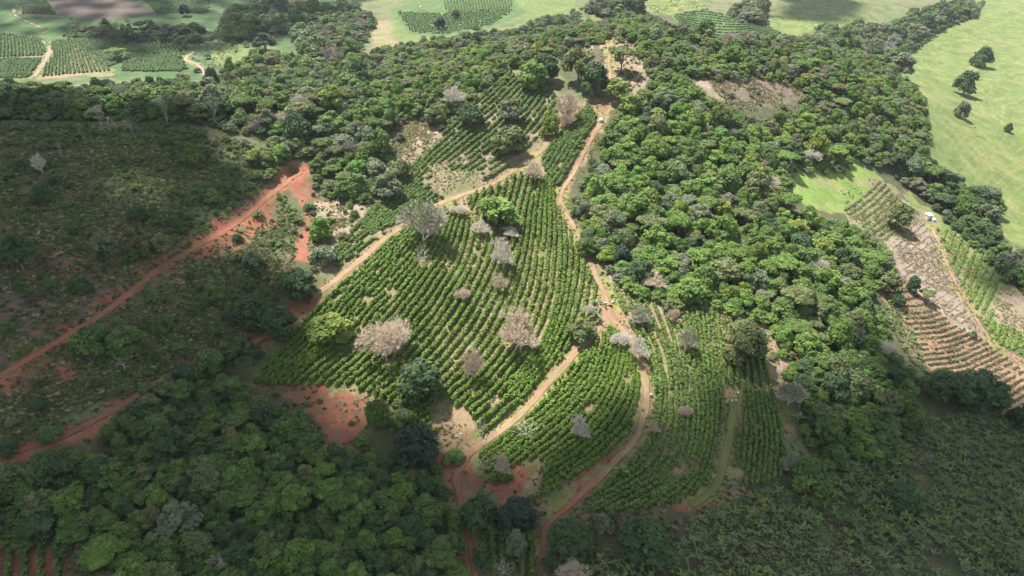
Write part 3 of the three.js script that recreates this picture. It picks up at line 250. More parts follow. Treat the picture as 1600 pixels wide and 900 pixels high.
  [-28.6,-202.9,15.7,15.5,"bare","g","wide grey half-bare tree beside the upper road"],
  [-2.8,-193.0,9.2,11.5,"bare","w","pale leafless tree below the leafy tree in the big field"],
  [-10.1,-209.1,7.3,5.5,"bare","w","small pale leafless crown left of the leafy tree"],
  [-18.3,-217.9,6.2,4.4,"bare","w","whitish leafless crown beside the upper road"],
  [-0.2,-207.8,6.0,4.2,"bare","w","grey leafless crown right under the leafy tree"],
  [-3.5,-183.4,5.6,6.8,"bare","p","small brown leafless tree in mid-row of the big field"],
  [-14.8,-177.6,5.0,4.9,"bare","p","faint leafless shrub between rows of the big field"],
  [16.9,-130.0,5.8,7.4,"bare","w","whitish leafless tree inside the small fan field"],
  [2.9,-132.1,7.1,4.4,"skeleton","w","white skeleton tree with spreading limbs by the pinkish track"],
  [-7.7,-130.6,3.6,10.2,"skeleton","w","tall white skeleton tree above the pinkish track"],
  [-2.1,-121.8,5.3,6.5,"bare","p","shaded leafless brown tree in the lower fan field"],
  [-6.8,-123.6,4.4,3.9,"skeleton","w","forked white dead tree beside the gully"],
  [29.9,-158.5,6.1,4.9,"bare","w","pale leafless tree over the track below the junction"],
  [34.4,-153.8,6.4,7.8,"bare","w","pale leafless tree leaning over the winding track"],
  [22.5,-272.5,12.2,14.5,"bare","p","leafless brown tree above the dark coffee block"],
  [21.0,-268.4,7.7,6.8,"bare","p","low leafless shrub beside the dark coffee block"],
  [8.3,-238.6,8.6,9.0,"bare","p","purple-grey leafless tree at the corner of the dark block"],
  [36.2,-166.6,6.7,6.0,"bare","g","pale half-leafed tree at the top of the narrow rows"],
  [45.8,-167.4,3.7,5.3,"bare","p","small leafless tree at the top of the narrow rows"],
  [48.2,-157.2,5.7,6.8,"bare","g","hazy half-bare tree inside the narrow rows"],
  [-23.7,-288.2,10.5,10.5,"bare","w","fan-shaped leafless tree with dark trunk above the patchy field"],
  [73.4,-144.5,8.0,6.6,"bare","g","grey half-bare tree at the wood edge of the narrow rows"],
  [42.3,-180.8,8.6,6.3,"bare","p","purple-brown leafless shrub at the foot of the sunlit wood"],
  [12.5,-93.7,7.2,4.4,"bare","p","leafless brown tree lowest in the picture"],
  [-24.0,-149.0,2.9,2.1,"skeleton","w","small dead twig tree near the dense dark tree"],
  [-28.0,-190.7,6.2,10.3,"skeleton","w","bleached dead trunk standing over a bare soil patch"],
  [-2.0,-94.9,4.8,3.0,"skeleton","w","grey dead tree between the two red tracks"],
  [43.6,-136.3,3.6,3.7,"bare","p","brown leafless shrub in the narrow rows"],
  [35.0,-131.1,3.5,4.1,"bare","p","brown leafless shrub beside the winding track"],
  [-27.1,-134.6,2.3,7.7,"skeleton","w","thin dead tree at the field corner"],
  [22.2,-171.0,3.8,4.1,"bare","w","grey leafless shrub beside the banana clumps"],
  [-148.2,-247.0,5.3,14.2,"skeleton","s","pale trunk in the dark tree belt"],
  [-148.1,-233.8,3.2,10.3,"skeleton","s","forked dead tree on the scrub slope"],
  [-149.7,-222.2,2.2,8.4,"skeleton","s","thin dead snag on the scrub slope"],
  [-142.5,-214.4,2.6,7.7,"skeleton","k","dark leaning snag on the scrub slope"],
  [-152.0,-213.8,5.1,7.8,"bare","w","whitish twiggy shrub on the scrub slope"],
  [-127.8,-254.0,5.2,12.8,"skeleton","s","slender pale tree in front of the tree belt"],
  [-111.6,-258.4,6.3,16.7,"skeleton","s","twin pale stems at the end of the tree belt"],
  [-138.2,-246.7,7.2,6.4,"skeleton","s","tangle of pale dead branches below the tree belt"],
  [209.1,-423.9,6.3,14.5,"skeleton","w","pale dead trunk on the hill skyline"],
  [248.4,-474.4,8.3,13.3,"skeleton","w","pale dead trunk beside the fallen log on the skyline"],
  [-98.1,-142.0,5.6,5.4,"skeleton","w","grey dead tree below the red road"]],
 shrubs: [
  {"n":"upper scrub slope above the red road","poly":[[-193.3,-249.3],[-159.3,-250.9],[-119.4,-255.1],[-98.1,-253.4],[-86.3,-241.5],[-84.8,-230.8],[-90.9,-211.0],[-98.5,-192.2],[-106.7,-167.6],[-113.5,-152.9],[-126.3,-132.5]],"s":2.3},
  {"n":"lower scrub slope below the red road","poly":[[-123.7,-127.6],[-110.7,-146.2],[-100.4,-172.7],[-86.9,-204.0],[-77.8,-228.6],[-68.8,-196.6],[-71.6,-182.0],[-72.4,-164.0],[-84.7,-150.0],[-93.5,-133.7],[-104.8,-120.8],[-116.7,-114.7]],"s":1.9},
  {"n":"rough strip between the red scar and the patchy field","poly":[[-71.3,-233.6],[-55.3,-233.9],[-46.3,-236.3],[-52.6,-218.3],[-58.0,-200.9],[-60.0,-186.2],[-63.4,-197.5],[-59.3,-207.6]],"s":2.6},
  {"n":"rough ground around the dry clearing","poly":[[-58.6,-270.8],[-42.4,-285.5],[-28.5,-277.0],[-27.7,-267.6],[-36.2,-250.9],[-43.9,-235.9],[-47.9,-248.2]],"s":3.2},
  {"n":"dry rim of the sunlit wood","poly":[[27.2,-204.0],[40.1,-179.2],[59.0,-177.2],[78.1,-174.4],[80.0,-148.2],[75.6,-147.0],[73.0,-170.5],[46.0,-169.0],[29.5,-187.2]],"s":3.4},
  {"n":"hilltop clearing","poly":[[12.6,-357.2],[57.4,-484.5],[80.4,-496.3],[60.0,-316.8],[56.6,-292.5],[41.6,-282.0],[40.7,-313.0],[20.5,-328.9]],"s":3.8},
  {"n":"red bank beside the lower forest","poly":[[-67.4,-147.7],[-55.6,-151.8],[-33.3,-142.3],[-17.4,-128.7],[-10.5,-118.2],[-15.0,-118.0],[-25.5,-131.6],[-41.0,-130.2],[-59.8,-141.8]],"s":2.2},
  {"n":"brown patch inside the wood","poly":[[87.6,-312.9],[114.2,-325.1],[134.5,-325.4],[128.3,-313.3],[89.7,-295.0]],"s":4.5},
  {"n":"rough ground below the field","poly":[[-5.9,-114.3],[8.5,-107.8],[38.8,-110.8],[39.5,-107.3],[27.6,-103.8],[8.3,-104.4],[-4.2,-105.2]],"s":2.6},
  {"n":"valley floor behind the fields","poly":[[-319.3,-525.0],[-231.4,-531.7],[-175.8,-473.5],[-175.2,-414.1],[-256.3,-467.4],[-304.7,-496.7]],"s":7}],
 banana: [[39.9,-106.4],[50.8,-112.6],[64.1,-116.9],[77.4,-123.4],[90.5,-130.7],[105.2,-139.2],[114.4,-148.3],[128.6,-154.4],[141.0,-155.0],[161.5,-161.7],[109.5,-90.7],[0.0,-87.5],[6.6,-96.1],[21.2,-96.8],[34.7,-98.2]],
 banana2: [[120.4,-195.1],[128.3,-200.7],[130.8,-193.2],[129.5,-180.8],[127.0,-171.1],[123.4,-174.8],[122.3,-184.6]],
 palmtrack: [[216.3,-488.7],[236.8,-504.7],[258.9,-520.4]],
 marks: [[35.0,-277.2,"the red clearing"],[111.8,-314.1,"the brown patch"],[131.3,-267.4,"the green meadow"],[175.8,-269.0,"the white hut"],[65.0,-157.8,"the lone olive tree in the narrow rows"],[65.6,-175.7,"the yellow-lime tree"],[42.5,-181.8,"the purple-brown shrub"],[22.8,-206.7,"the bend of the wood track"],[134.9,-211.5,"the top of the brown field"],[135.0,-165.1,"the huge dark tree"],[76.6,-143.9,"the dry rim below the narrow rows"],[71.3,-122.4,"the head of the banana grove"],[-40.4,-267.4,"the dry clearing"],[-76.5,-236.7,"the red scar"],[-97.7,-189.2,"the middle of the red slope road"],[-118.3,-142.5,"the low end of the red slope road"],[-96.2,-129.2,"the lower shaded road"],[-39.7,-139.8,"the red earth bank"],[-23.3,-125.1,"the grey-blue tree"],[-8.3,-102.5,"the gully track"],[-69.1,-98.2,"the grey-green forest tree"],[-94.7,-94.1,"the corner hedges"],[-49.6,-110.0,"the middle of the lower forest"],[-157.8,-247.3,"the forked snag"],[-71.4,-188.7,"the road-junction tree"],[-118.1,-178.3,"the grey-green slope tree"],[46.7,-112.8,"the foot of the grassy track"],[28.2,-98.1,"the widest dark tree"],[93.0,-117.2,"the tree inside the grove"],[111.1,-102.0,"the corner olive bush"],[135.6,-155.3,"the dark dome tree"],[60.9,-98.9,"the lower middle of the grove"],[47.3,-334.3,"the hilltop clearing"],[8.2,-299.7,"the bright round shoulder tree"],[292.6,-451.6,"the lone pasture tree"],[-75.4,-290.9,"the yellow-green ridge tree"],[273.3,-517.2,"the skyline log"],[118.4,-292.2,"the middle of the upper wood"],[64.8,-235.1,"the middle of the sunlit wood"]],
 props: [
  ["hut",176.3,-270.0,"small white-roofed hut at the corner of the valley fields"],
  ["tank",177.8,-268.1,"small pale blue water tank beside the white hut"],
  ["sack",27.5,-174.9,"white sack beside the banana clumps"],
  ["sack",29.8,-175.8,"larger white sack on the grassy edge of the track junction"],
  ["sack",-28.5,-223.8,"white sack on the upper road behind the half-bare tree"],
  ["tank",35.2,-270.9,"white and blue water tank on the red clearing"],
  ["hive",43.0,-287.7,"white beehive box at the edge of the hilltop track"],
  ["sack",60.1,-146.2,"pale sack next to the square of red soil"],
  ["sack",57.6,-142.8,"cream sack at the head of the grassy track, field side"],
  ["sack",58.7,-143.0,"cream sack at the head of the grassy track, beside its twin"],
  ["barrel",36.1,-142.5,"grey barrel on the verge of the winding track"],
  ["log",273.3,-517.2,"pale fallen log on the hill skyline"],
  ["log",-20.3,-195.2,"pale fallen branch lying in the big coffee field"],
  ["log",-27.5,-196.5,"curved pale branch lying beside the bleached dead trunk"],
  ["log",-128.3,-176.2,"grey log lying on the scrub slope"],
  ["log",-137.8,-183.1,"pale thin log on the scrub slope beside the dark tree"],
  ["log",-120.1,-232.3,"pale branches lying high on the scrub slope"],
  ["log",-134.2,-186.5,"long pale log lying across the scrub"],
  ["log",-6.4,-132.6,"pale log lying across the pinkish track"]],
 shade: [[[-224.4,-281.3],[-147.0,-263.5],[-108.3,-263.7],[-96.3,-249.7],[-102.2,-231.5],[-95.4,-212.3],[-85.0,-193.2],[-74.1,-180.4],[-64.5,-163.9],[-53.4,-150.6],[-37.3,-140.3],[-24.2,-134.0],[-12.7,-129.3],[0.0,-129.1],[7.7,-124.6],[15.7,-117.9],[23.6,-121.8],[31.5,-129.3],[42.4,-137.2],[55.1,-135.2],[70.1,-143.2],[84.3,-153.1],[103.0,-158.7],[125.1,-170.8],[141.6,-177.2],[153.7,-175.1],[173.7,-179.1],[330,-60],[330,90],[-360,90],[-360,-200]],[[-376.4,-480.7],[-320.0,-492.0],[-297.7,-490.5],[-273.4,-476.1],[-244.9,-451.1],[-206.4,-444.8],[-186.8,-456.3],[-161.9,-497.1],[-126.6,-537.4],[-124.8,-603.8],[-129.1,-656.5],[-420,-760],[-800,-700],[-760,-480]],[[203.6,-564.6],[244.8,-573.5],[287.7,-614.1],[314.7,-672.0],[295.3,-690.2],[244.7,-664.7]],[[178.9,-239.8],[188.9,-243.4],[191.1,-233.2],[179.6,-220.0],[172.6,-221.0]]],
};
// ---------------------------------------------------------------- numbers
function rng(seed) { let a = seed >>> 0; return () => { a = (a + 0x6D2B79F5) | 0; let t = Math.imul(a ^ (a >>> 15), 1 | a); t = (t + Math.imul(t ^ (t >>> 7), 61 | t)) ^ t; return ((t ^ (t >>> 14)) >>> 0) / 4294967296; }; }
function hash(i, j) { let h = Math.imul(i, 374761393) + Math.imul(j, 668265263) | 0; h = Math.imul(h ^ (h >>> 13), 1274126177); return ((h ^ (h >>> 16)) >>> 0) / 4294967296; }
function noise(x, y) { const i = Math.floor(x), j = Math.floor(y); let u = x - i, v = y - j; u = u * u * (3 - 2 * u); v = v * v * (3 - 2 * v);
  const a = hash(i, j), b = hash(i + 1, j), c = hash(i, j + 1), d = hash(i + 1, j + 1); return a + (b - a) * u + (c - a) * v + (a - b - c + d) * u * v; }
function fbm(x, y, n = 3) { let s = 0, f = 0.5, t = 0; for (let k = 0; k < n; k++) { s += f * noise(x, y); t += f; x = x * 2.03 + 17.1; y = y * 2.03 + 5.3; f *= 0.5; } return s / t; }
const lerp = (a, b, t) => a + (b - a) * t, clamp = (v, a = 0, b = 1) => Math.min(b, Math.max(a, v));
const step = (a, b, x) => { const t = clamp((x - a) / (b - a)); return t * t * (3 - 2 * t); };
function inside(p, x, z) { let c = false; for (let i = 0, j = p.length - 1; i < p.length; j = i++) { const a = p[i], b = p[j]; if ((a[1] > z) !== (b[1] > z) && x < (b[0] - a[0]) * (z - a[1]) / (b[1] - a[1]) + a[0]) c = !c; } return c; }
function bounds(p) { let b = [1e9, 1e9, -1e9, -1e9]; for (const [x, z] of p) b = [Math.min(b[0], x), Math.min(b[1], z), Math.max(b[2], x), Math.max(b[3], z)]; return b; }
const taken = {};
function numbered(n) { const k = taken[n] = (taken[n] ?? -1) + 1; return k ? `${n}_${String(k).padStart(3, '0')}` : n; }
function tag(o, label, category, group, kind) { if (label) o.userData.label = label; if (category) o.userData.category = category; if (group) o.userData.group = group; if (kind) o.userData.kind = kind; return o; }
function shadows(o) { o.traverse(c => { if (c.isMesh) c.castShadow = c.receiveShadow = true; }); return o; }
const ORD = ['', 'first', 'second', 'third', 'fourth', 'fifth', 'sixth', 'seventh', 'eighth', 'ninth', 'tenth', 'eleventh', 'twelfth', 'thirteenth', 'fourteenth', 'fifteenth', 'sixteenth', 'seventeenth', 'eighteenth', 'nineteenth'];
const TENS = { 20: ['twentieth', 'twenty'], 30: ['thirtieth', 'thirty'], 40: ['fortieth', 'forty'] };
const ordinal = n => n < 20 ? ORD[n] : n % 10 ? TENS[n - n % 10][1] + '-' + ORD[n % 10] : TENS[n][0];

// ---------------------------------------------------------------- terrain: a smooth sheet through the surveyed spot heights
const weights = (() => {
  const S = MAP.spots, n = S.length, m = n + 3, A = [];
  for (let i = 0; i < m; i++) A.push(new Float64Array(m + 1));
  for (let i = 0; i < n; i++) {
    for (let j = 0; j < n; j++) { const r2 = ((S[i][0] - S[j][0]) / 100) ** 2 + ((S[i][2] - S[j][2]) / 100) ** 2; A[i][j] = r2 > 0 ? 0.5 * r2 * Math.log(r2) : 0; }
    A[i][i] += 0.008; A[i][n] = A[n][i] = 1; A[i][n + 1] = A[n + 1][i] = S[i][0] / 100; A[i][n + 2] = A[n + 2][i] = S[i][2] / 100; A[i][m] = S[i][1];
  }
  for (let k = 0; k < m; k++) {
    let p = k; for (let i = k + 1; i < m; i++) if (Math.abs(A[i][k]) > Math.abs(A[p][k])) p = i;
    [A[k], A[p]] = [A[p], A[k]];
    for (let i = k + 1; i < m; i++) { const f = A[i][k] / A[k][k]; if (f) for (let j = k; j <= m; j++) A[i][j] -= f * A[k][j]; }
  }
  const w = new Float64Array(m);
  for (let k = m - 1; k >= 0; k--) { let s = A[k][m]; for (let j = k + 1; j < m; j++) s -= A[k][j] * w[j]; w[k] = s / A[k][k]; }
  return w;
})();
const GX0 = -1120, GZ0 = -1620, GS = 5, GW = 449, GH = 361;
const sheet = (() => {
  const S = MAP.spots, n = S.length, g = new Float32Array(GW * GH);
  for (let j = 0; j < GH; j++) for (let i = 0; i < GW; i++) {
    const x = (GX0 + i * GS) / 100, z = (GZ0 + j * GS) / 100; let h = weights[n] + weights[n + 1] * x + weights[n + 2] * z;
    for (let k = 0; k < n; k++) { const r2 = (x - S[k][0] / 100) ** 2 + (z - S[k][2] / 100) ** 2; if (r2 > 1e-9) h += weights[k] * 0.5 * r2 * Math.log(r2); }
    g[j * GW + i] = h;
  }
  return g;
})();
function rawHeight(x, z) {
  const u = clamp((x - GX0) / GS, 0, GW - 1.001), v = clamp((z - GZ0) / GS, 0, GH - 1.001), i = Math.floor(u), j = Math.floor(v), a = u - i, b = v - j, k = j * GW + i;
  return lerp(lerp(sheet[k], sheet[k + 1], a), lerp(sheet[k + GW], sheet[k + GW + 1], a), b);
}
function hill(x, z) { return rawHeight(x, z) + (fbm(x / 26 + 40, z / 26 + 11) - 0.5) * 1.6 + (fbm(x / 7 + 3, z / 7 + 71, 2) - 0.5) * 0.45; }
// roads: smoothed centre lines; a grid keeps the distance to the nearest one, its level and its half width
const roadLines = MAP.roads.map(([name, label, kind, width, pts]) => {
  const c = new THREE.CatmullRomCurve3(pts.map(p => new THREE.Vector3(p[0], 0, p[1])), false, 'centripetal');
  const n = Math.max(4, Math.round(c.getLength() / 1.3)), line = c.getSpacedPoints(n);
  const raw = line.map(p => hill(p.x, p.z));
  line.forEach((p, i) => { let s = 0, k = 0; for (let d = -4; d <= 4; d++) if (raw[i + d] !== undefined) { s += raw[i + d]; k++; } p.y = s / k; });
  return { name, label, kind, width, line };
});
const RX0 = -380, RZ0 = -460, RW = 760, RH = 540;      // one-metre cells
const roadD = new Float32Array(RW * RH).fill(99), roadY = new Float32Array(RW * RH), roadW = new Float32Array(RW * RH), roadK = new Uint8Array(RW * RH);
for (const r of roadLines) for (const p of r.line) for (let j = -9; j <= 9; j++) for (let i = -9; i <= 9; i++) {
  const gx = Math.round(p.x - RX0) + i, gz = Math.round(p.z - RZ0) + j; if (gx < 0 || gz < 0 || gx >= RW || gz >= RH) continue;
  const d = Math.hypot(gx + RX0 - p.x, gz + RZ0 - p.z), k = gz * RW + gx;
  if (d < roadD[k]) { roadD[k] = d; roadY[k] = p.y; roadW[k] = r.width / 2; roadK[k] = r.kind === 'red' ? 1 : 0; }
}
function cell(x, z) { const gx = Math.round(x - RX0), gz = Math.round(z - RZ0); return gx < 0 || gz < 0 || gx >= RW || gz >= RH ? -1 : gz * RW + gx; }
function roadGap(x, z) { const k = cell(x, z); return k < 0 ? 99 : roadD[k] - roadW[k]; }
function ground(x, z) {
  const h = hill(x, z), k = cell(x, z); if (k < 0 || roadD[k] > 9) return h;
  const e = roadD[k] - roadW[k];
  const floor = roadY[k] - 0.24; return e < 1.0 ? floor : lerp(floor, h, step(1.0, 3.2, e));
}

// ---------------------------------------------------------------- soil and grass colours (linear)
const SOIL = { // three kinds of matter that lie mixed on each sort of ground, and how coarse the mix is
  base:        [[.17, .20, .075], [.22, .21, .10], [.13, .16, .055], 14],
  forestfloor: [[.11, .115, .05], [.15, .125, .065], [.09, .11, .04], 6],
  scrub:       [[.12, .15, .055], [.16, .125, .075], [.13, .165, .055], 6],
  drypatch:    [[.20, .145, .12], [.15, .12, .08], [.25, .12, .08], 7],
  redsoil:     [[.40, .145, .082], [.33, .13, .075], [.23, .155, .08], 4],
  field:       [[.27, .235, .105], [.19, .215, .07], [.36, .26, .15], 8],
  fieldedge:   [[.34, .23, .14], [.25, .22, .10], [.36, .2, .12], 5],
  upperfield:  [[.27, .225, .13], [.19, .20, .085], [.33, .25, .17], 9],
  drygrass:    [[.36, .285, .20], [.30, .25, .15], [.40, .29, .22], 7],
  tansoil:     [[.42, .25, .155], [.40, .22, .13], [.44, .30, .20], 6],
  brownpatch:  [[.25, .185, .145], [.21, .175, .11], [.28, .2, .17], 6],
  pasture:     [[.185, .255, .055], [.15, .215, .045], [.24, .27, .08], 12],
  meadow:      [[.21, .33, .06], [.25, .36, .075], [.30, .33, .11], 12],
  greyfield:   [[.37, .285, .23], [.40, .31, .25], [.32, .265, .19], 6],
  rowsoil:     [[.31, .255, .15], [.26, .25, .11], [.34, .27, .18], 5],
  brownfield:  [[.38, .215, .145], [.41, .235, .155], [.34, .22, .15], 6],
  greenrows:   [[.22, .27, .085], [.17, .25, .06], [.30, .25, .14], 7],
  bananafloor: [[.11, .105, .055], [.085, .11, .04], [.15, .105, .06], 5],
  darkcrop:    [[.10, .19, .05], [.12, .2, .06], [.10, .17, .05], 12],
  farcrop:     [[.085, .17, .05], [.115, .19, .06], [.07, .135, .045], 12],
  farlit:      [[.34, .25, .16], [.30, .27, .13], [.25, .25, .10], 14],
  farpurple:   [[.17, .125, .105], [.15, .115, .095], [.15, .125, .09], 10],
  farbrown:    [[.30, .22, .15], [.27, .21, .13], [.25, .2, .12], 10],
  farmeadow:   [[.17, .24, .06], [.15, .215, .055], [.22, .25, .085], 10],
};
const RED = [.42, .14, .078], TAN = [.36, .185, .11];
const KINDS = Object.keys(SOIL);
function soilTexture(x0, z0, w, h, W, Hh) {           // x0, z0: the corner with the smallest x and z
  const id = new Uint8Array(W * Hh), sx = w / W, sz = h / Hh;
  for (const [k, poly] of MAP.zones) {
    const n = KINDS.indexOf(k), b = bounds(poly), ja = Math.max(0, Math.floor((b[1] - z0) / sz)), jb = Math.min(Hh - 1, Math.ceil((b[3] - z0) / sz));
    for (let j = ja; j <= jb; j++) {
      const z = z0 + (j + 0.5) * sz, xs = [];
      for (let i = 0, q = poly.length - 1; i < poly.length; q = i++) { const a = poly[i], c = poly[q]; if ((a[1] > z) !== (c[1] > z)) xs.push((c[0] - a[0]) * (z - a[1]) / (c[1] - a[1]) + a[0]); }
      xs.sort((p, q) => p - q);
      for (let q = 0; q + 1 < xs.length; q += 2) { const ia = Math.max(0, Math.ceil((xs[q] - x0) / sx - 0.5)), ib = Math.min(W - 1, Math.floor((xs[q + 1] - x0) / sx - 0.5)); if (ib >= ia) id.fill(n, j * W + ia, j * W + ib + 1); }
    }
  }
  const px = new Uint8Array(W * Hh * 4), toByte = new Uint8Array(4097);
  for (let i = 0; i <= 4096; i++) { const c = i / 4096; toByte[i] = Math.round(255 * (c <= 0.0031308 ? 12.92 * c : 1.055 * Math.pow(c, 1 / 2.4) - 0.055)); }
  for (let j = 0; j < Hh; j++) for (let i = 0; i < W; i++) {
    const x = x0 + (i + 0.5) * sx, z = z0 + (j + 0.5) * sz;
    const n1 = fbm(x / 4 + 7, z / 4, 2), n2 = fbm(x / 4 - 31, z / 4 + 9, 2), g = hash(i * 3 + 1, j * 7 + 5);
    const wi = clamp(Math.round(i + (n1 - 0.5) * 9 / sx + (g - 0.5) * 1.2 / sx), 0, W - 1), wj = clamp(Math.round(j + (n2 - 0.5) * 9 / sz + (g - 0.5) * 1.2 / sz), 0, Hh - 1);
    const [A, B, C, sc] = SOIL[KINDS[id[wj * W + wi]]];
    const m = step(0.36, 0.64, fbm(x / sc, z / sc + 50, 5) + (g - 0.5) * 0.16), q = step(0.5, 0.66, fbm(x / (sc * 0.45) + 90, z / (sc * 0.45), 5) + (g - 0.5) * 0.1), g2 = noise(x * 1.3 + 9, z * 1.3), f = 0.28 + 0.19 * n1 + 0.2 * g + 0.16 * g2;
    const k = 4 * (j * W + i);
    let trail = 0; if (SOIL[KINDS[id[wj * W + wi]]] === SOIL.pasture) { const q = rawHeight(x, z) / 1.5 + fbm(x / 30, z / 30, 2) * 1.4; trail = step(0.12, 0.03, Math.abs(q - Math.floor(q) - 0.5)) * step(0.45, 0.65, fbm(x / 18 + 8, z / 18, 3)) * 0.6 + step(0.6, 0.75, fbm(x / 3.5, z / 3.5, 3)) * 0.35; }
    let red = 0, verge = 0, soil = TAN; const e = roadGap(x, z); if (e < 6) { const K = roadK[cell(x, z)]; if (K) soil = RED; red = K ? step(3.0, 0.3, e + (n2 - 0.5) * 5) * 0.75 : step(1.2, 0, e + (n2 - 0.5) * 3) * 0.5; if (!K) verge = step(0.5, 0.58, fbm(x / 5 + 60, z / 5, 3)) * step(2.2, 0.6, Math.abs(e - 0.6) + g * 0.6); }
    for (let c = 0; c < 3; c++) { let v = lerp(lerp(A[c], B[c], m), C[c], q); v = lerp(v, [.33, .29, .15][c], trail); v = lerp(lerp(v, soil[c], red), [.29, .29, .09][c], verge); px[k + c] = toByte[Math.round(clamp(v * f, 0, 1) * 4096)]; }
    px[k + 3] = 255;
  }
  const t = new THREE.DataTexture(px, W, Hh); t.colorSpace = THREE.SRGBColorSpace; t.magFilter = THREE.LinearFilter; t.minFilter = THREE.LinearMipmapLinearFilter;
  t.repeat.set(1 / w, 1 / h); t.offset.set(-x0 / w, -z0 / h); t.needsUpdate = true;   // uv = (x, z) in metres
  return t;
}
const soilNear = new THREE.MeshStandardMaterial({ map: soilTexture(-360, -440, 720, 500, 2048, 1422), roughness: 1 });
const soilFar = new THREE.MeshStandardMaterial({ map: soilTexture(-1100, -1600, 2200, 1700, 2048, 1582), roughness: 1 });
{
  const xs = [], zs = [];
  for (let x = -1100; x < -360; x += 20) xs.push(x); for (let x = -360; x < 360; x += 2) xs.push(x); for (let x = 360; x <= 1100; x += 20) xs.push(x);
  for (let z = -1600; z < -900; z += 25) zs.push(z); for (let z = -900; z < -440; z += 5) zs.push(z); for (let z = -440; z < 60; z += 2) zs.push(z); for (let z = 60; z <= 100; z += 20) zs.push(z);
  const W = xs.length, n = W * zs.length, pos = new Float32Array(n * 3), uv = new Float32Array(n * 2), near = [], far = [];
  zs.forEach((z, j) => xs.forEach((x, i) => { const k = j * W + i; pos.set([x, ground(x, z), z], 3 * k); uv.set([x, z], 2 * k); }));
  for (let j = 0; j + 1 < zs.length; j++) for (let i = 0; i + 1 < W; i++) {
    const a = j * W + i, q = xs[i] >= -360 && xs[i + 1] <= 360 && zs[j] >= -440 && zs[j + 1] <= 60 ? near : far;
    q.push(a, a + W, a + 1, a + 1, a + W, a + W + 1);
  }
  const g = new THREE.BufferGeometry();
  g.setAttribute('position', new THREE.BufferAttribute(pos, 3)); g.setAttribute('uv', new THREE.BufferAttribute(uv, 2));
  g.setIndex(new THREE.BufferAttribute(new Uint32Array(near.concat(far)), 1));
  g.addGroup(0, near.length, 0); g.addGroup(near.length, far.length, 1); g.computeVertexNormals();
  const m = new THREE.Mesh(g, [soilNear, soilFar]); m.name = 'terrain'; m.receiveShadow = m.castShadow = true;
  scene.add(tag(m, 'hillside of red and tan soil, scrub and pasture', 'hillside', null, 'structure'));
}
// road ribbons
const roadMat = new THREE.MeshStandardMaterial({ vertexColors: true, roughness: 1 });
const ROAD = { tan: [[.46, .31, .20], [.42, .255, .155], [.29, .275, .11]], red: [[.42, .15, .082], [.42, .20, .12], [.28, .16, .085]], pale: [[.46, .37, .27], [.42, .34, .24], [.36, .32, .2]], grass: [[.22, .25, .07], [.26, .26, .085], [.20, .25, .06]] };
for (const r of roadLines) {
  const pos = [], col = [], idx = [], K = 9, two = r.kind === 'tanred';
  r.line.forEach((p, i) => {
    const a = r.line[Math.max(0, i - 1)], b = r.line[Math.min(r.line.length - 1, i + 1)], tx = b.x - a.x, tz = b.z - a.z, l = Math.hypot(tx, tz), nx = -tz / l, nz = tx / l;
    for (let k = 0; k < K; k++) {
      const s = (k / (K - 1) - 0.5) * 2, edge = 0.68 + 0.6 * fbm(i * 0.31 + (k < 4 ? 0 : 300), r.width * 7 + 0.5, 4), o = s * r.width / 2 * edge * (two ? lerp(1, 0.62, step(0.6, 0.8, i / r.line.length)) : 1);
      const x = p.x + nx * o, z = p.z + nz * o, rut = -0.07 * Math.exp(-(((Math.abs(s) - 0.45) / 0.16) ** 2));
      pos.push(x, p.y + rut + (fbm(x / 1.7, z / 1.7, 2) - 0.5) * 0.14 - (Math.abs(s) > 0.99 ? 0.75 : Math.abs(s) > 0.74 ? 0.04 : 0), z);
      const m = fbm(x / 3 + 9, z / 3), grassy = step(0.5, 0.68, fbm(x / 4, z / 4 + 33) + (Math.abs(s) > 0.7 ? 0.16 : Math.abs(s) < 0.2 ? 0.06 : -0.2)), f = (0.72 + 0.3 * hash(i * 9 + k, 77)) * (0.8 + 0.5 * fbm(x / 9 + 4, z / 9 + 8, 3));
      const u = two ? step(0.5, 0.72, i / r.line.length + (m - 0.5) * 0.25) : 0, mix = (P, c) => lerp(lerp(P[0][c], P[1][c], step(0.3, 0.7, m)), P[2][c], grassy);
      for (let c = 0; c < 3; c++) col.push((two ? lerp(mix(ROAD.tan, c), mix(ROAD.red, c), u) : mix(ROAD[r.kind], c)) * f * 0.54);
      if (i && k) { const q = i * K + k; idx.push(q - K - 1, q - K, q - 1, q - 1, q - K, q); }
    }
  });
  const g = new THREE.BufferGeometry(); g.setAttribute('position', new THREE.Float32BufferAttribute(pos, 3)); g.setAttribute('color', new THREE.Float32BufferAttribute(col, 3)); g.setIndex(idx); g.computeVertexNormals();
  const m = new THREE.Mesh(g, roadMat); m.name = numbered(r.name); m.receiveShadow = m.castShadow = true;
  scene.add(tag(m, r.label, r.kind === 'grass' ? 'track' : 'road', null, 'structure'));
}

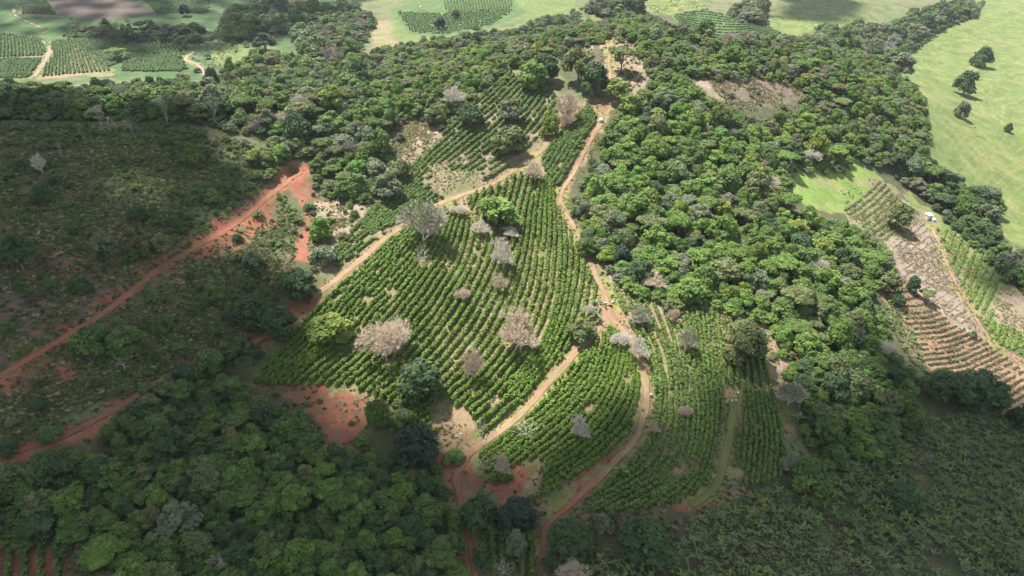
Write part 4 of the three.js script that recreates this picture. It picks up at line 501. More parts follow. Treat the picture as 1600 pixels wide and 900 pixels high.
// ---------------------------------------------------------------- building blocks for plants
class Leafage {                                    // a growing mesh of small leaf faces and twigs
  constructor() { this.p = []; this.c = []; this.i = []; this.n = 0; }
  leaf(x, y, z, nx, ny, nz, s, turn, tone, long = 1.45) {
    let l = Math.hypot(nx, ny, nz) || 1; nx /= l; ny /= l; nz /= l;
    let ax = ny, ay = -nx, az = 0; if (Math.abs(nz) > 0.9) { ax = 0; ay = nz; az = -ny; }
    l = Math.hypot(ax, ay, az) || 1; ax /= l; ay /= l; az /= l;
    let bx = ny * az - nz * ay, by = nz * ax - nx * az, bz = nx * ay - ny * ax;
    const c = Math.cos(turn), d = Math.sin(turn), ux = (ax * c + bx * d) * s * long * 0.5, uy = (ay * c + by * d) * s * long * 0.5, uz = (az * c + bz * d) * s * long * 0.5;
    const vx = (bx * c - ax * d) * s * 0.5, vy = (by * c - ay * d) * s * 0.5, vz = (bz * c - az * d) * s * 0.5, q = s * 0.12;
    this.p.push(x - ux, y - uy, z - uz, x + vx + nx * q, y + vy + ny * q, z + vz + nz * q, x + ux, y + uy, z + uz, x - vx - nx * q, y - vy - ny * q, z - vz - nz * q);
    for (let k = 0; k < 4; k++) this.c.push(tone[0], tone[1], tone[2]);
    const n = this.n; this.i.push(n, n + 1, n + 2, n, n + 2, n + 3); this.n += 4;
  }
  blob(x, y, z, rx, ry, rz, tone, geo) {
    const a = geo.attributes.position, n = this.n;
    for (let k = 0; k < a.count; k++) { this.p.push(x + a.getX(k) * rx, y + a.getY(k) * ry, z + a.getZ(k) * rz); this.c.push(tone[0], tone[1], tone[2]); }
    for (let k = 0; k < a.count; k++) this.i.push(n + k); this.n += a.count;
  }
  tube(pts, radii, sides, tone) {
    const n0 = this.n;
    pts.forEach((p, i) => {
      const a = pts[Math.max(0, i - 1)], b = pts[Math.min(pts.length - 1, i + 1)]; let tx = b[0] - a[0], ty = b[1] - a[1], tz = b[2] - a[2], l = Math.hypot(tx, ty, tz) || 1; tx /= l; ty /= l; tz /= l;
      let ax = ty, ay = -tx, az = 0; if (Math.hypot(ax, ay) < 0.1) { ax = 1; ay = 0; az = 0; const d = tx; ax -= d * tx; ay -= d * ty; az -= d * tz; }
      l = Math.hypot(ax, ay, az); ax /= l; ay /= l; az /= l; const bx = ty * az - tz * ay, by = tz * ax - tx * az, bz = tx * ay - ty * ax;
      for (let k = 0; k < sides; k++) { const t = k / sides * 6.2832, c = Math.cos(t) * radii[i], s = Math.sin(t) * radii[i]; this.p.push(p[0] + ax * c + bx * s, p[1] + ay * c + by * s, p[2] + az * c + bz * s); this.c.push(tone[0], tone[1], tone[2]); }
      if (i) for (let k = 0; k < sides; k++) { const q = n0 + i * sides + k, r = n0 + i * sides + (k + 1) % sides; this.i.push(q - sides, r - sides, q, q, r - sides, r); }
    });
    this.n += pts.length * sides;
  }
  twig(a, b, w, tone) { // a thin three-cornered stick
    const dx = b[0] - a[0], dy = b[1] - a[1], dz = b[2] - a[2]; let ux = dz, uz = -dx, l = Math.hypot(ux, uz) || 1; ux *= w / l; uz *= w / l; const n = this.n;
    this.p.push(a[0] - ux, a[1], a[2] - uz, a[0] + ux, a[1], a[2] + uz, a[0], a[1] + w * 1.4, a[2], b[0], b[1], b[2]); for (let k = 0; k < 4; k++) this.c.push(tone[0], tone[1], tone[2]);
    this.i.push(n, n + 1, n + 3, n + 1, n + 2, n + 3, n + 2, n, n + 3); this.n += 4;
  }
  build() { const g = new THREE.BufferGeometry(); g.setAttribute('position', new THREE.Float32BufferAttribute(this.p, 3)); g.setAttribute('color', new THREE.Float32BufferAttribute(this.c, 3)); g.setIndex(this.n > 65000 ? new THREE.Uint32BufferAttribute(this.i, 1) : this.i); return g; }
}
const ico0 = new THREE.IcosahedronGeometry(1, 0), ico1 = new THREE.IcosahedronGeometry(1, 1);
function dir(R) { const y = R() * 2 - 1, t = R() * 6.2832, s = Math.sqrt(1 - y * y); return [s * Math.cos(t), y, s * Math.sin(t)]; }
const tint = (R, v = 0.25, h = 0.1) => { const f = 1 + (R() - 0.5) * 2 * v, k = (R() - 0.5) * 2 * h; return [f * (1 + k), f, f * (1 - k)]; };
const leafMat = c => new THREE.MeshPhysicalMaterial({ color: new THREE.Color().setRGB(...c), vertexColors: true, roughness: 0.75, specularIntensity: 0.35, transmission: 0.42, thickness: 0, side: THREE.DoubleSide });
const PAL = { // leaf colours
  d: leafMat([.068, .115, .04]), m: leafMat([.115, .182, .04]), b: leafMat([.145, .235, .045]), y: leafMat([.19, .25, .045]),
  o: leafMat([.16, .19, .07]), g: leafMat([.17, .20, .11]), k: leafMat([.045, .072, .045]) };
const TONE = { d: 'deep green', m: 'mid-green', b: 'fresh green', y: 'yellow-green', o: 'olive', g: 'grey-green', k: 'blue-green' };
const bark = new THREE.MeshStandardMaterial({ color: new THREE.Color().setRGB(.15, .115, .085), roughness: 0.95 });
const paleBark = new THREE.MeshStandardMaterial({ color: new THREE.Color().setRGB(.40, .36, .32), roughness: 0.95 });
const twigMat = { p: new THREE.MeshStandardMaterial({ vertexColors: true, color: new THREE.Color().setRGB(.46, .37, .28), roughness: 1, side: THREE.DoubleSide }), w: new THREE.MeshStandardMaterial({ vertexColors: true, color: new THREE.Color().setRGB(.48, .44, .37), roughness: 1, side: THREE.DoubleSide }), g: new THREE.MeshStandardMaterial({ vertexColors: true, color: new THREE.Color().setRGB(.42, .38, .31), roughness: 1, side: THREE.DoubleSide }), s: new THREE.MeshStandardMaterial({ vertexColors: true, color: new THREE.Color().setRGB(.27, .24, .205), roughness: 1, side: THREE.DoubleSide }), k: new THREE.MeshStandardMaterial({ vertexColors: true, color: new THREE.Color().setRGB(.09, .075, .065), roughness: 1, side: THREE.DoubleSide }) };

// leafy trees, 9 m wide and 9 m high before scaling: trunk with limbs, and a crown of leaf sprays on many lobes
function leafyTree(style, seed, count = 2300) {
  const R = rng(seed), lobes = [];
  const add = (x, y, z, r, ry = r * 0.8) => lobes.push([x, y, z, r, ry]);
  if (style === 'round') { add(0, 4.4, 0, 2.9, 3.3); for (let k = 0; k < 36; k++) { const d = dir(R); const y = d[1] < -0.75 ? -d[1] : d[1]; add(d[0] * 3.1, 4.4 + y * 3.5, d[2] * 3.1, 0.7 + R() * 0.6); } }
  if (style === 'lobes') for (let k = 0; k < 24; k++) { const t = k * 2.4 + R(), q = Math.sqrt((k + 0.5) / 24) * 3.3; add(Math.cos(t) * q, 6.9 - q * q * 0.34 + (R() - 0.5) * 2.8, Math.sin(t) * q, 0.85 + R() * 0.85, 0.85 + R() * 0.6); }
  if (style === 'flat') for (let k = 0; k < 15; k++) { const t = k * 2.4 + R(), q = Math.sqrt((k + 0.5) / 15) * 3.4; add(Math.cos(t) * q, 7.4 - q * 0.22 + (R() - 0.5) * 0.9, Math.sin(t) * q, 1.1 + R() * 0.6, 0.75); }
  if (style === 'tall') for (let k = 0; k < 15; k++) { const t = k * 2.4 + R(), y = 1.9 + 6 * k / 15, q = 2.7 * Math.sin(Math.min(1, (8.8 - y) / 5) * 1.57) * (0.5 + 0.5 * R()); add(Math.cos(t) * q, y, Math.sin(t) * q, 1.3 + R() * 0.7); }
  if (style === 'bush') for (let k = 0; k < 15; k++) { const t = k * 2.4 + R(), q = Math.sqrt((k + 0.5) / 15) * 3.1; add(Math.cos(t) * q, 5.6 - q * q * 0.42 + (R() - 0.5) * 1.6, Math.sin(t) * q, 1.4 + R() * 0.7); }
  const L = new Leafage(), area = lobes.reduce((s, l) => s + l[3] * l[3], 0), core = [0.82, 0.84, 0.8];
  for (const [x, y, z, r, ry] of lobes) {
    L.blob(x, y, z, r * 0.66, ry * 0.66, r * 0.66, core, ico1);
    const own = tint(R, 0.2, 0.1), n = Math.round(count * r * r / area);
    for (let k = 0; k < n; k++) {
      const d = dir(R); if (d[1] < -0.55) d[1] *= -1; const q = 0.78 + 0.34 * R() + (R() < 0.08 ? 0.22 : 0), e = dir(R), t = tint(R, 0.2, 0.1);
      L.leaf(x + d[0] * r * q, y + d[1] * ry * q, z + d[2] * r * q, d[0] + e[0] * 0.75, d[1] + 0.35 + e[1] * 0.75, d[2] + e[2] * 0.75, 0.38 + 0.42 * R(), R() * 6.28, [t[0] * own[0], t[1] * own[1], t[2] * own[2]]);
    }
  }
  const T = new Leafage(), one = [1, 1, 1], lean = [(R() - 0.5) * 0.8, (R() - 0.5) * 0.8], fork = style === 'bush' ? 1 : style === 'flat' ? 3.2 : 1.7 + R();
  T.tube([[0, -0.8, 0], [lean[0] * 0.2, fork * 0.5, lean[1] * 0.2], [lean[0] * 0.5, fork, lean[1] * 0.5]], [0.34, 0.26, 0.22], 6, one);
  for (let k = 0; k < 6; k++) { const l = lobes[(k * 2 + 1) % lobes.length], m = [lerp(lean[0] * 0.5, l[0], 0.45), lerp(fork, l[1], 0.5) - 0.3, lerp(lean[1] * 0.5, l[2], 0.45)]; T.tube([[lean[0] * 0.5, fork - 0.15, lean[1] * 0.5], m, [l[0], l[1], l[2]]], [0.17, 0.11, 0.04], 5, one); }
  return { crown: L.build(), trunk: T.build() };
}
// leafless trees: forking limbs and, on the fuller ones, a haze of twigs
function bareTree(seed, twiggy) {
  const R = rng(seed), T = new Leafage(), W = new Leafage();
  const grow = (p, d, len, r, lev) => {
    const pts = [p], rad = [r]; let q = p, v = d;
    for (let k = 1; k <= 2; k++) { const e = dir(R); v = [v[0] + e[0] * 0.22, v[1] + e[1] * 0.15 + 0.04, v[2] + e[2] * 0.22]; const l = Math.hypot(...v); v = v.map(c => c / l); q = [q[0] + v[0] * len / 2, q[1] + v[1] * len / 2, q[2] + v[2] * len / 2]; pts.push(q); rad.push(r * (1 - 0.24 * k)); }
    (lev < 3 ? T : W).tube(pts, rad, lev < 2 ? 5 : 3, tint(R, 0.15, 0.04));
    if (lev >= (twiggy ? 4 : 3)) {
      const n = twiggy ? 22 : 4;
      for (let k = 0; k < n; k++) { const e = dir(R), s = pts[R() < 0.5 ? 1 : 2], l = (0.35 + 0.55 * R()) * (twiggy ? 1.25 : 1.0); W.twig(s, [s[0] + (v[0] * 0.6 + e[0] * 0.9) * l, s[1] + (v[1] * 0.6 + 0.25 + e[1] * 0.8) * l, s[2] + (v[2] * 0.6 + e[2] * 0.9) * l], twiggy ? 0.045 : 0.022, tint(R, 0.25, 0.06)); }
      return;
    }
    const n = lev === 0 ? 6 : twiggy ? 4 : 3;
    for (let k = 0; k < n; k++) { const t = k / n * 6.28 + R() * 1.2, sp = lev === 0 ? 1.0 : 0.85, b = R() < 0.7 ? q : pts[1], e = [v[0] + Math.cos(t) * sp, v[1] * (lev ? 1 : 0.9) + (R() - 0.5) * 0.5 + (lev ? 0 : 0.1), v[2] + Math.sin(t) * sp], l = Math.hypot(...e); grow(b, e.map(c => c / l), len * (lev ? 0.72 : 0.92) * (0.8 + 0.4 * R()), r * 0.55, lev + 1); }
  };
  grow([0, -0.6, 0], [0.05, 1, 0.02], 3.2, twiggy ? 0.38 : 0.17, 0);
  return { trunk: T.build(), crown: W.build() };
}
function sized(o) { o.trunk.computeBoundingBox(); o.crown.computeBoundingBox(); const b = o.crown.boundingBox.clone(); o.w = (b.max.x - b.min.x + b.max.z - b.min.z) / 2 * 0.93; o.h = b.max.y; return o; }
const STYLES = {}; for (const s of ['round', 'lobes', 'flat', 'tall', 'bush']) STYLES[s] = [11, 23, 37].map((k, i) => sized(leafyTree(s, k * 101 + s.length + i)));
STYLES.bare = null; const BARE = [5, 16, 29].map(k => sized(bareTree(k * 77, true))), SKEL = [3, 8, 14].map(k => sized(bareTree(k * 53, false)));
STYLES.bare = BARE;
const wisps = (() => { const R = rng(99), L = new Leafage(); for (let k = 0; k < 900; k++) { const d = dir(R), q = 0.55 + 0.5 * R(); if (d[1] < -0.3) d[1] = -d[1]; L.leaf(d[0] * 3.9 * q, 6.0 + d[1] * 2.9 * q, d[2] * 3.9 * q, ...dir(R), 0.22 + 0.2 * R(), R() * 6, tint(R, 0.25, 0.1)); } return L.build(); })();

function makeTree(proto, crownMat, trunkMat, name, x, z, D, H, turn) {
  const o = new THREE.Group(); o.name = numbered(name);
  const t = new THREE.Mesh(proto.trunk, trunkMat), c = new THREE.Mesh(proto.crown, crownMat); t.name = 'trunk'; c.name = 'crown'; o.add(t, c);
  const w = 0.86 + 0.3 * noise(x * 1.7, z * 1.7); o.position.set(x, ground(x, z), z); o.scale.set(D / proto.w * w, H / proto.h, D / proto.w * (2.02 - w)); o.rotation.y = turn; scene.add(shadows(o)); return o;
}
console.log('blocks ready');

// ---------------------------------------------------------------- coffee hedges
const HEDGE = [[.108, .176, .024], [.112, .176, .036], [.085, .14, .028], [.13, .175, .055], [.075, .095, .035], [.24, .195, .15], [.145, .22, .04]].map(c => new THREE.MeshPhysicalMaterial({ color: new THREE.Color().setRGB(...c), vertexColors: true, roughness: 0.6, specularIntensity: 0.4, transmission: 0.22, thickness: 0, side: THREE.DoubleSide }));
function between(f, row) { // the guide lines interpolated: row 0 is the first guide
  let s = 0; while (s < f.k.length - 1 && row >= f.k[s]) { row -= f.k[s]; s++; }
  const t = row / f.k[s], a = f.g[s], b = f.g[s + 1]; return a.map((p, i) => [lerp(p[0], b[i][0], t), lerp(p[1], b[i][1], t)]);
}
function walk(line, gap, visit) {
  const c = new THREE.CatmullRomCurve3(line.map(p => new THREE.Vector3(p[0], 0, p[1])), false, 'centripetal'), n = Math.max(2, Math.round(c.getLength() / gap));
  c.arcLengthDivisions = 300; c.getSpacedPoints(n).forEach(visit);
}
const scars = MAP.zones.filter(z => z[0] === 'redsoil').map(z => z[1]), onScar = (x, z) => scars.some(p => inside(p, x, z));
const inBare = (x, z) => MAP.bare.some(b => Math.hypot(x - b[0], z - b[1]) < b[2] * (0.7 + 0.6 * noise(x / 2, z / 2)));
let hedgeTris = 0;
for (const f of MAP.fields) {
  const total = f.k.reduce((a, b) => a + b, 0), low = f.h < 1.1;
  for (let row = 0; row <= total; row++) {
    const R = rng(1000 + row * 31 + f.n.length * 977), L = new Leafage(), own = tint(R, 0.08, 0.05), mine = between(f, row), next = between(f, row < total ? row + 1 : row - 1), fine = f.n === 'stubble';
    walk(mine, fine ? 0.5 : low ? 0.95 : 0.54, (p, at, all) => {
      const q = Math.min(mine.length - 1, Math.round(at / (all.length - 1) * (mine.length - 1))), apart = Math.hypot(mine[q][0] - next[q][0], mine[q][1] - next[q][1]); // where lines crowd, only every other row is planted
      if ((apart < 1.15 && row % 2) || (apart < 0.6 && row % 4)) return;
      const x = p.x + (R() - 0.5) * 0.3, z = p.z + (R() - 0.5) * 0.3;
      const patch = fbm(x / 9 + 200, z / 9 + row * 0.15, 3), one = noise(p.x * 0.5 + row * 7, p.z * 0.5);
      if (!inside(f.poly, x, z) || roadGap(x, z) < 0.9 || inBare(x, z) || patch < 0.17 + f.gap * 0.5 || one < f.gap) return;
      const grow = clamp(0.58 + (patch - 0.3) * 1.4, 0.42, 1.16) * (0.78 + 0.44 * R()), r = f.r * (0.65 + 0.4 * grow) , h = f.h * grow, y = ground(x, z), t0 = tint(R, 0.2, 0.1), n = fine ? 6 : low ? 14 : 21;
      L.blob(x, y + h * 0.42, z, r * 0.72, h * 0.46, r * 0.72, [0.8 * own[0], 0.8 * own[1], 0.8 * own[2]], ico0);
      for (let k = 0; k < n; k++) {
        const d = dir(R); if (d[1] < -0.35) d[1] *= -1; const q = 0.8 + 0.35 * R(), e = dir(R), t = tint(R, 0.24, 0.1);
        L.leaf(x + d[0] * r * q, y + h * (0.46 + d[1] * 0.5 * q), z + d[2] * r * q, d[0] + e[0] * 0.7, d[1] + 0.4 + e[1] * 0.7, d[2] + e[2] * 0.7, (fine ? 0.16 : 0.3) + 0.2 * R(), R() * 6.28, [t[0] * t0[0] * own[0], t[1] * t0[1] * own[1], t[2] * t0[2] * own[2]]);
      }
    });
    if (!L.n) continue;
    hedgeTris += L.i.length / 3;
    const m = new THREE.Mesh(L.build(), HEDGE[f.col]); m.name = numbered(f.n === 'stubble' ? 'crop_hedge' : 'coffee_hedge'); m.castShadow = m.receiveShadow = true;
    scene.add(tag(m, `${ordinal(row + 1)} hedge counted from ${f.ref}, ${f.lab}`, 'hedge', `hedges of the ${f.lab}`));
  }
}
console.log('hedge triangles', hedgeTris);
{ // rows too far off to be told apart one by one
  const R = rng(4242), L = new Leafage();
  for (const f of MAP.far) { const F = { g: f.g, k: f.g.slice(1).map(() => f.k / (f.g.length - 1)) };
    for (let row = 0; row <= f.k; row++) walk(between(F, row), 1.5, p => {
      const x = p.x + (R() - 0.5) * 0.5, z = p.z + (R() - 0.5) * 0.5; if (!inside(f.poly, x, z) || roadGap(x, z) < 1 || noise(x / 2, z / 2) < 0.1) return;
      const y = ground(x, z), t = tint(R, 0.2, 0.08), h = 1.0 + R() * 0.6; L.blob(x, y + h * 0.4, z, 0.5 + R() * 0.35, h * 0.55, 0.75 + R() * 0.4, t, ico0);
      for (let k = 0; k < 3; k++) { const d = dir(R); L.leaf(x + d[0] * 0.6, y + h * 0.55 + Math.abs(d[1]) * 0.4, z + d[2] * 0.7, d[0], Math.abs(d[1]) + 0.5, d[2], 0.7, R() * 6, t); }
    }); }
  const m = new THREE.Mesh(L.build(), leafMat([.09, .155, .045])); m.name = 'distant_crop_rows'; m.castShadow = m.receiveShadow = true;
  scene.add(tag(m, 'distant green crop rows on the slopes across the valley', 'crop rows', null, 'stuff'));
  console.log('far rows triangles', L.i.length / 3);
}

// ---------------------------------------------------------------- woods
const view = new THREE.Matrix4().multiplyMatrices(camera.projectionMatrix, camera.matrixWorldInverse), vp = new THREE.Vector3();
function prominence(x, y, z, size) { vp.set(x, y, z).applyMatrix4(camera.matrixWorldInverse); const d = -vp.z; vp.applyMatrix4(camera.projectionMatrix); return d > 0 && Math.abs(vp.x) < 1.0 && Math.abs(vp.y) < 1.0 ? size / d : 0; }
function scatter(poly, R, gap, tries = 1, warp = 0) { // points no closer than gap (which may vary)
  const b = bounds(poly), area = (b[2] - b[0]) * (b[3] - b[1]), out = [], cs = 6, grid = new Map(), key = (i, j) => i * 4096 + j;
  for (let k = 0, n = area / 4 * tries; k < n; k++) {
    const x = lerp(b[0], b[2], R()), z = lerp(b[1], b[3], R()); if (!inside(poly, x + (fbm(x / 6, z / 6 + 15, 2) + R() * 0.4 - 0.7) * warp, z + (fbm(x / 6 + 31, z / 6, 2) + R() * 0.4 - 0.7) * warp)) continue;
    const g = gap(R), i = Math.floor(x / cs) + 2000, j = Math.floor(z / cs) + 2000, reach = Math.ceil((g + 3) / cs); let ok = true;
    for (let u = -reach; u <= reach && ok; u++) for (let v = -reach; v <= reach && ok; v++) for (const q of grid.get(key(i + u, j + v)) || []) if (Math.hypot(x - q[0], z - q[1]) < (g + q[2]) / 2) { ok = false; break; }
    if (!ok) continue; const p = [x, z, g]; out.push(p); grid.has(key(i, j)) ? grid.get(key(i, j)).push(p) : grid.set(key(i, j), [p]);
  }
  return out;
}
function instances(name, geo, mat, list, parent, kindLabel) { // list: [x, y, z, turn, sx, sy, tone]
  if (!list.length) return;
  const m = new THREE.InstancedMesh(geo, mat, list.length), q = new THREE.Matrix4(), e = new THREE.Quaternion(), up = new THREE.Vector3(0, 1, 0), c = new THREE.Color();
  list.forEach((l, i) => { e.setFromAxisAngle(up, l[3]); q.compose(new THREE.Vector3(l[0], l[1], l[2]), e, new THREE.Vector3(l[4] * (0.84 + 0.32 * hash(i, 3)), l[5], l[4] * (0.84 + 0.32 * hash(i, 9)))); m.setMatrixAt(i, q); m.setColorAt(i, c.setRGB(...l[6])); });
  m.name = name; m.castShadow = m.receiveShadow = true; m.userData.kind = 'stuff'; parent.add(m); return m;
}
const nth = n => n === 1 ? '' : n + (n % 100 > 10 && n % 100 < 14 ? 'th' : ['th', 'st', 'nd', 'rd'][n % 10] || 'th') + ' ';
const SHAPE = { round: 'round', lobes: 'lumpy', bush: 'bushy', tall: 'tall', flat: 'flat-topped' }, ranks = {};
function nearMark(kind, list) { // ranks each of the list by its nearness to the landmark closest to it
  const by = new Map(); for (const a of list) { let m = null, d = 1e9; for (const k of MAP.marks) { const e = Math.hypot(a.x - k[0], a.z - k[1]); if (e < d) { d = e; m = k[2]; } } a.mark = m; a.md = d; by.has(m) ? by.get(m).push(a) : by.set(m, [a]); }
  for (const [m, l] of by) l.sort((a, b) => a.md - b.md).forEach((a, i) => { a.where = `${nth(i + 1)}closest ${kind} to ${m}`; });
}
const neutral = leafMat([1, 1, 1]);
const rgb = m => [m.color.r, m.color.g, m.color.b];
{
  const all = [];
  for (const w of MAP.woods) {
    const R = rng(w.n.length * 131 + w.pal.length * 17 + w.poly.length);
    for (const [x, z, g] of scatter(w.poly, R, R => lerp(w.d[0], w.d[1], R()) * w.s, 3)) {
      if (roadGap(x, z) < 1.2 || MAP.fields.some(f => inside(f.poly, x, z)) || MAP.props.some(p => (p[0] === 'hut' || p[0] === 'tank') && Math.hypot(x - p[1], z - p[2]) < 11) || MAP.trees.some(t => t[4] !== 'palm' && Math.hypot(x - t[0], z - t[1]) < t[2] * 0.45)) continue;
      const D = g / w.s * (0.9 + 0.25 * R()), H = D * (0.62 + 0.5 * R() + (R() < 0.06 ? 0.35 : 0)), q = D * 0.36;
      if (!inside(w.poly, x + q, z) || !inside(w.poly, x - q, z) || !inside(w.poly, x, z + q) || !inside(w.poly, x, z - q)) continue;
      const dead = R() < (w.n === 'lower' ? 0.015 : 0.03), pal = w.pal[Math.floor(R() * w.pal.length)], s = dead ? 'bare' : ['round', 'lobes', 'lobes', 'bush', 'tall', 'round', 'bush', 'lobes', 'flat', 'bush'][Math.floor(R() * 10)];
      all.push({ w, x, z, D, H, pal, s, v: Math.floor(R() * 3), t: R() * 6.28, p: prominence(x, ground(x, z) + H * 0.6, z, D) * (0.9 + 0.2 * R()) });
    }
  }
  all.sort((a, b) => b.p - a.p);
  console.log('wood trees', all.length, all.filter(a => a.p > 0).length);
  nearMark('wood tree', all.slice(0, 300));
  const forest = new THREE.Group(), piles = new Map(); forest.name = 'forest'; scene.add(tag(forest, 'farther trees of the woods on the hill and in the valley', 'forest', null, 'stuff'));
  all.forEach((a, i) => {
    const proto = STYLES[a.s][a.v];
    if (i < 300) tag(makeTree(proto, a.s === 'bare' ? twigMat.g : PAL[a.pal], a.s === 'bare' ? twigMat.g : bark, a.s === 'bare' ? 'leafless_tree' : 'forest_tree', a.x, a.z, a.D, a.H, a.t), a.s === 'bare' ? `grey leafless tree, ${a.where}` : `${SHAPE[a.s]} ${TONE[a.pal]} tree, ${a.where}`, 'tree', a.s === 'bare' ? `leafless trees in ${a.w.lab}` : `${TONE[a.pal]} trees in ${a.w.lab}`);
    else { const k = a.s + a.v; if (!piles.has(k)) piles.set(k, { proto, l: [] }); piles.get(k).l.push([a.x, ground(a.x, a.z), a.z, a.t, a.D / proto.w, a.H / proto.h, (a.s === 'bare' ? [.40, .36, .30] : rgb(PAL[a.pal])).map((c, j) => c * (0.88 + 0.24 * hash(i, j)))]); }
  });
  for (const { proto, l } of piles.values()) { instances('crown', proto.crown, neutral, l, forest); instances('trunk', proto.trunk, bark, l.map(a => [...a.slice(0, 6), [1, 1, 1]]), forest); }
}

// ---------------------------------------------------------------- single trees
let count = 0;
const DEAD = { p: 'p', w: 'w', g: 'g', k: 'k' };
for (const [x, z, D, H, style, pal, label] of MAP.trees) {
  count++; if (style === 'palm') continue;
  tag(makeTree(STYLES[style][count % 3], PAL[pal], bark, style === 'bush' ? 'large_bush' : 'field_tree', x, z, D, H, count * 1.7), label, style === 'bush' ? 'bush' : 'tree');
}
for (const [x, z, D, H, style, pal, label] of MAP.bare_trees) {
  count++; const set = style === 'bare' ? BARE : SKEL, o = makeTree(set[count % 3], twigMat[pal], twigMat[style === 'bare' && pal === 'p' ? 'w' : pal], style === 'bare' ? 'leafless_tree' : 'dead_tree', x, z, D, H, count * 2.1);
  if (style === 'bare' && pal === 'g') { const f = new THREE.Mesh(wisps, PAL.g); f.name = 'foliage'; f.scale.set(set[count % 3].w / 9, set[count % 3].h / 9, set[count % 3].w / 9); f.castShadow = f.receiveShadow = true; o.add(f); }
  tag(o, label, 'tree');
}

// ---------------------------------------------------------------- shrubs and undergrowth
const smallBush = [71, 72, 73, 74].map((k, i) => sized(leafyTree(i % 2 ? 'bush' : 'lobes', k * 19, 420)));
{
  const all = [], SP = ['d', 'm', 'g', 'o', 'm', 'd', 'b'];
  MAP.shrubs.forEach((s, si) => { const R = rng(si * 71 + 5);
    for (const [x, z, g] of scatter(s.poly, R, R => s.s * (0.45 + 0.9 * R()), 3, 22)) {
      const clump = fbm(x / 13 + 5, z / 13 + 20, 2); if (roadGap(x, z) < 0.8 || inBare(x, z) || (onScar(x, z) && R() < 0.7) || clump < 0.18 + 0.4 * R()) continue; const D = Math.min(4.2, (R() < 0.12 ? 2.4 + 1.8 * R() : 0.8 + 1.9 * Math.pow(R(), 2) * clump * 1.5) * (s.s > 6 ? 1.4 : 1)), H = D * (0.5 + 0.4 * R()), pal = SP[Math.floor(R() * SP.length)];
      all.push({ s, x, z, D, H, pal, v: Math.floor(R() * 4), t: R() * 6.28, p: prominence(x, ground(x, z) + H / 2, z, D) });
    } });
  all.sort((a, b) => b.p - a.p); console.log('shrubs', all.length);
  nearMark('shrub', all.slice(0, 280)); const rest = new THREE.Group(); rest.name = 'undergrowth'; scene.add(tag(rest, 'low scrub covering slopes and the forest floor', 'undergrowth', null, 'stuff'));
  const piles = smallBush.map(() => []);
  all.forEach((a, i) => {
    const proto = smallBush[a.v];
    if (i < 280) tag(makeTree(proto, PAL[a.pal], bark, 'shrub', a.x, a.z, a.D, a.H, a.t), `${TONE[a.pal]} ${a.D > 2.6 ? 'large' : 'small'} shrub, ${a.where}`, 'shrub', `${TONE[a.pal]} shrubs on the ${a.s.n}`);
    else piles[a.v].push([a.x, ground(a.x, a.z), a.z, a.t, a.D / proto.w, a.H / proto.h, rgb(PAL[a.pal])]);
  });
  const R = rng(313); // growth between the trees of the woods
  for (const w of MAP.woods) for (const [x, z] of scatter(w.poly, R, () => w.n.startsWith('valley') || w.n.startsWith('top') ? 5 : 2.6, 1.5)) { if (roadGap(x, z) < 0.8) continue; const D = 2.2 + 3.2 * R(), v = Math.floor(R() * 4); piles[v].push([x, ground(x, z), z, R() * 6, D / smallBush[v].w, D * 0.75 / smallBush[v].h, rgb(PAL[w.pal[Math.floor(R() * w.pal.length)]])]); }
  piles.forEach((l, v) => instances('foliage', smallBush[v].crown, neutral, l, rest));
}
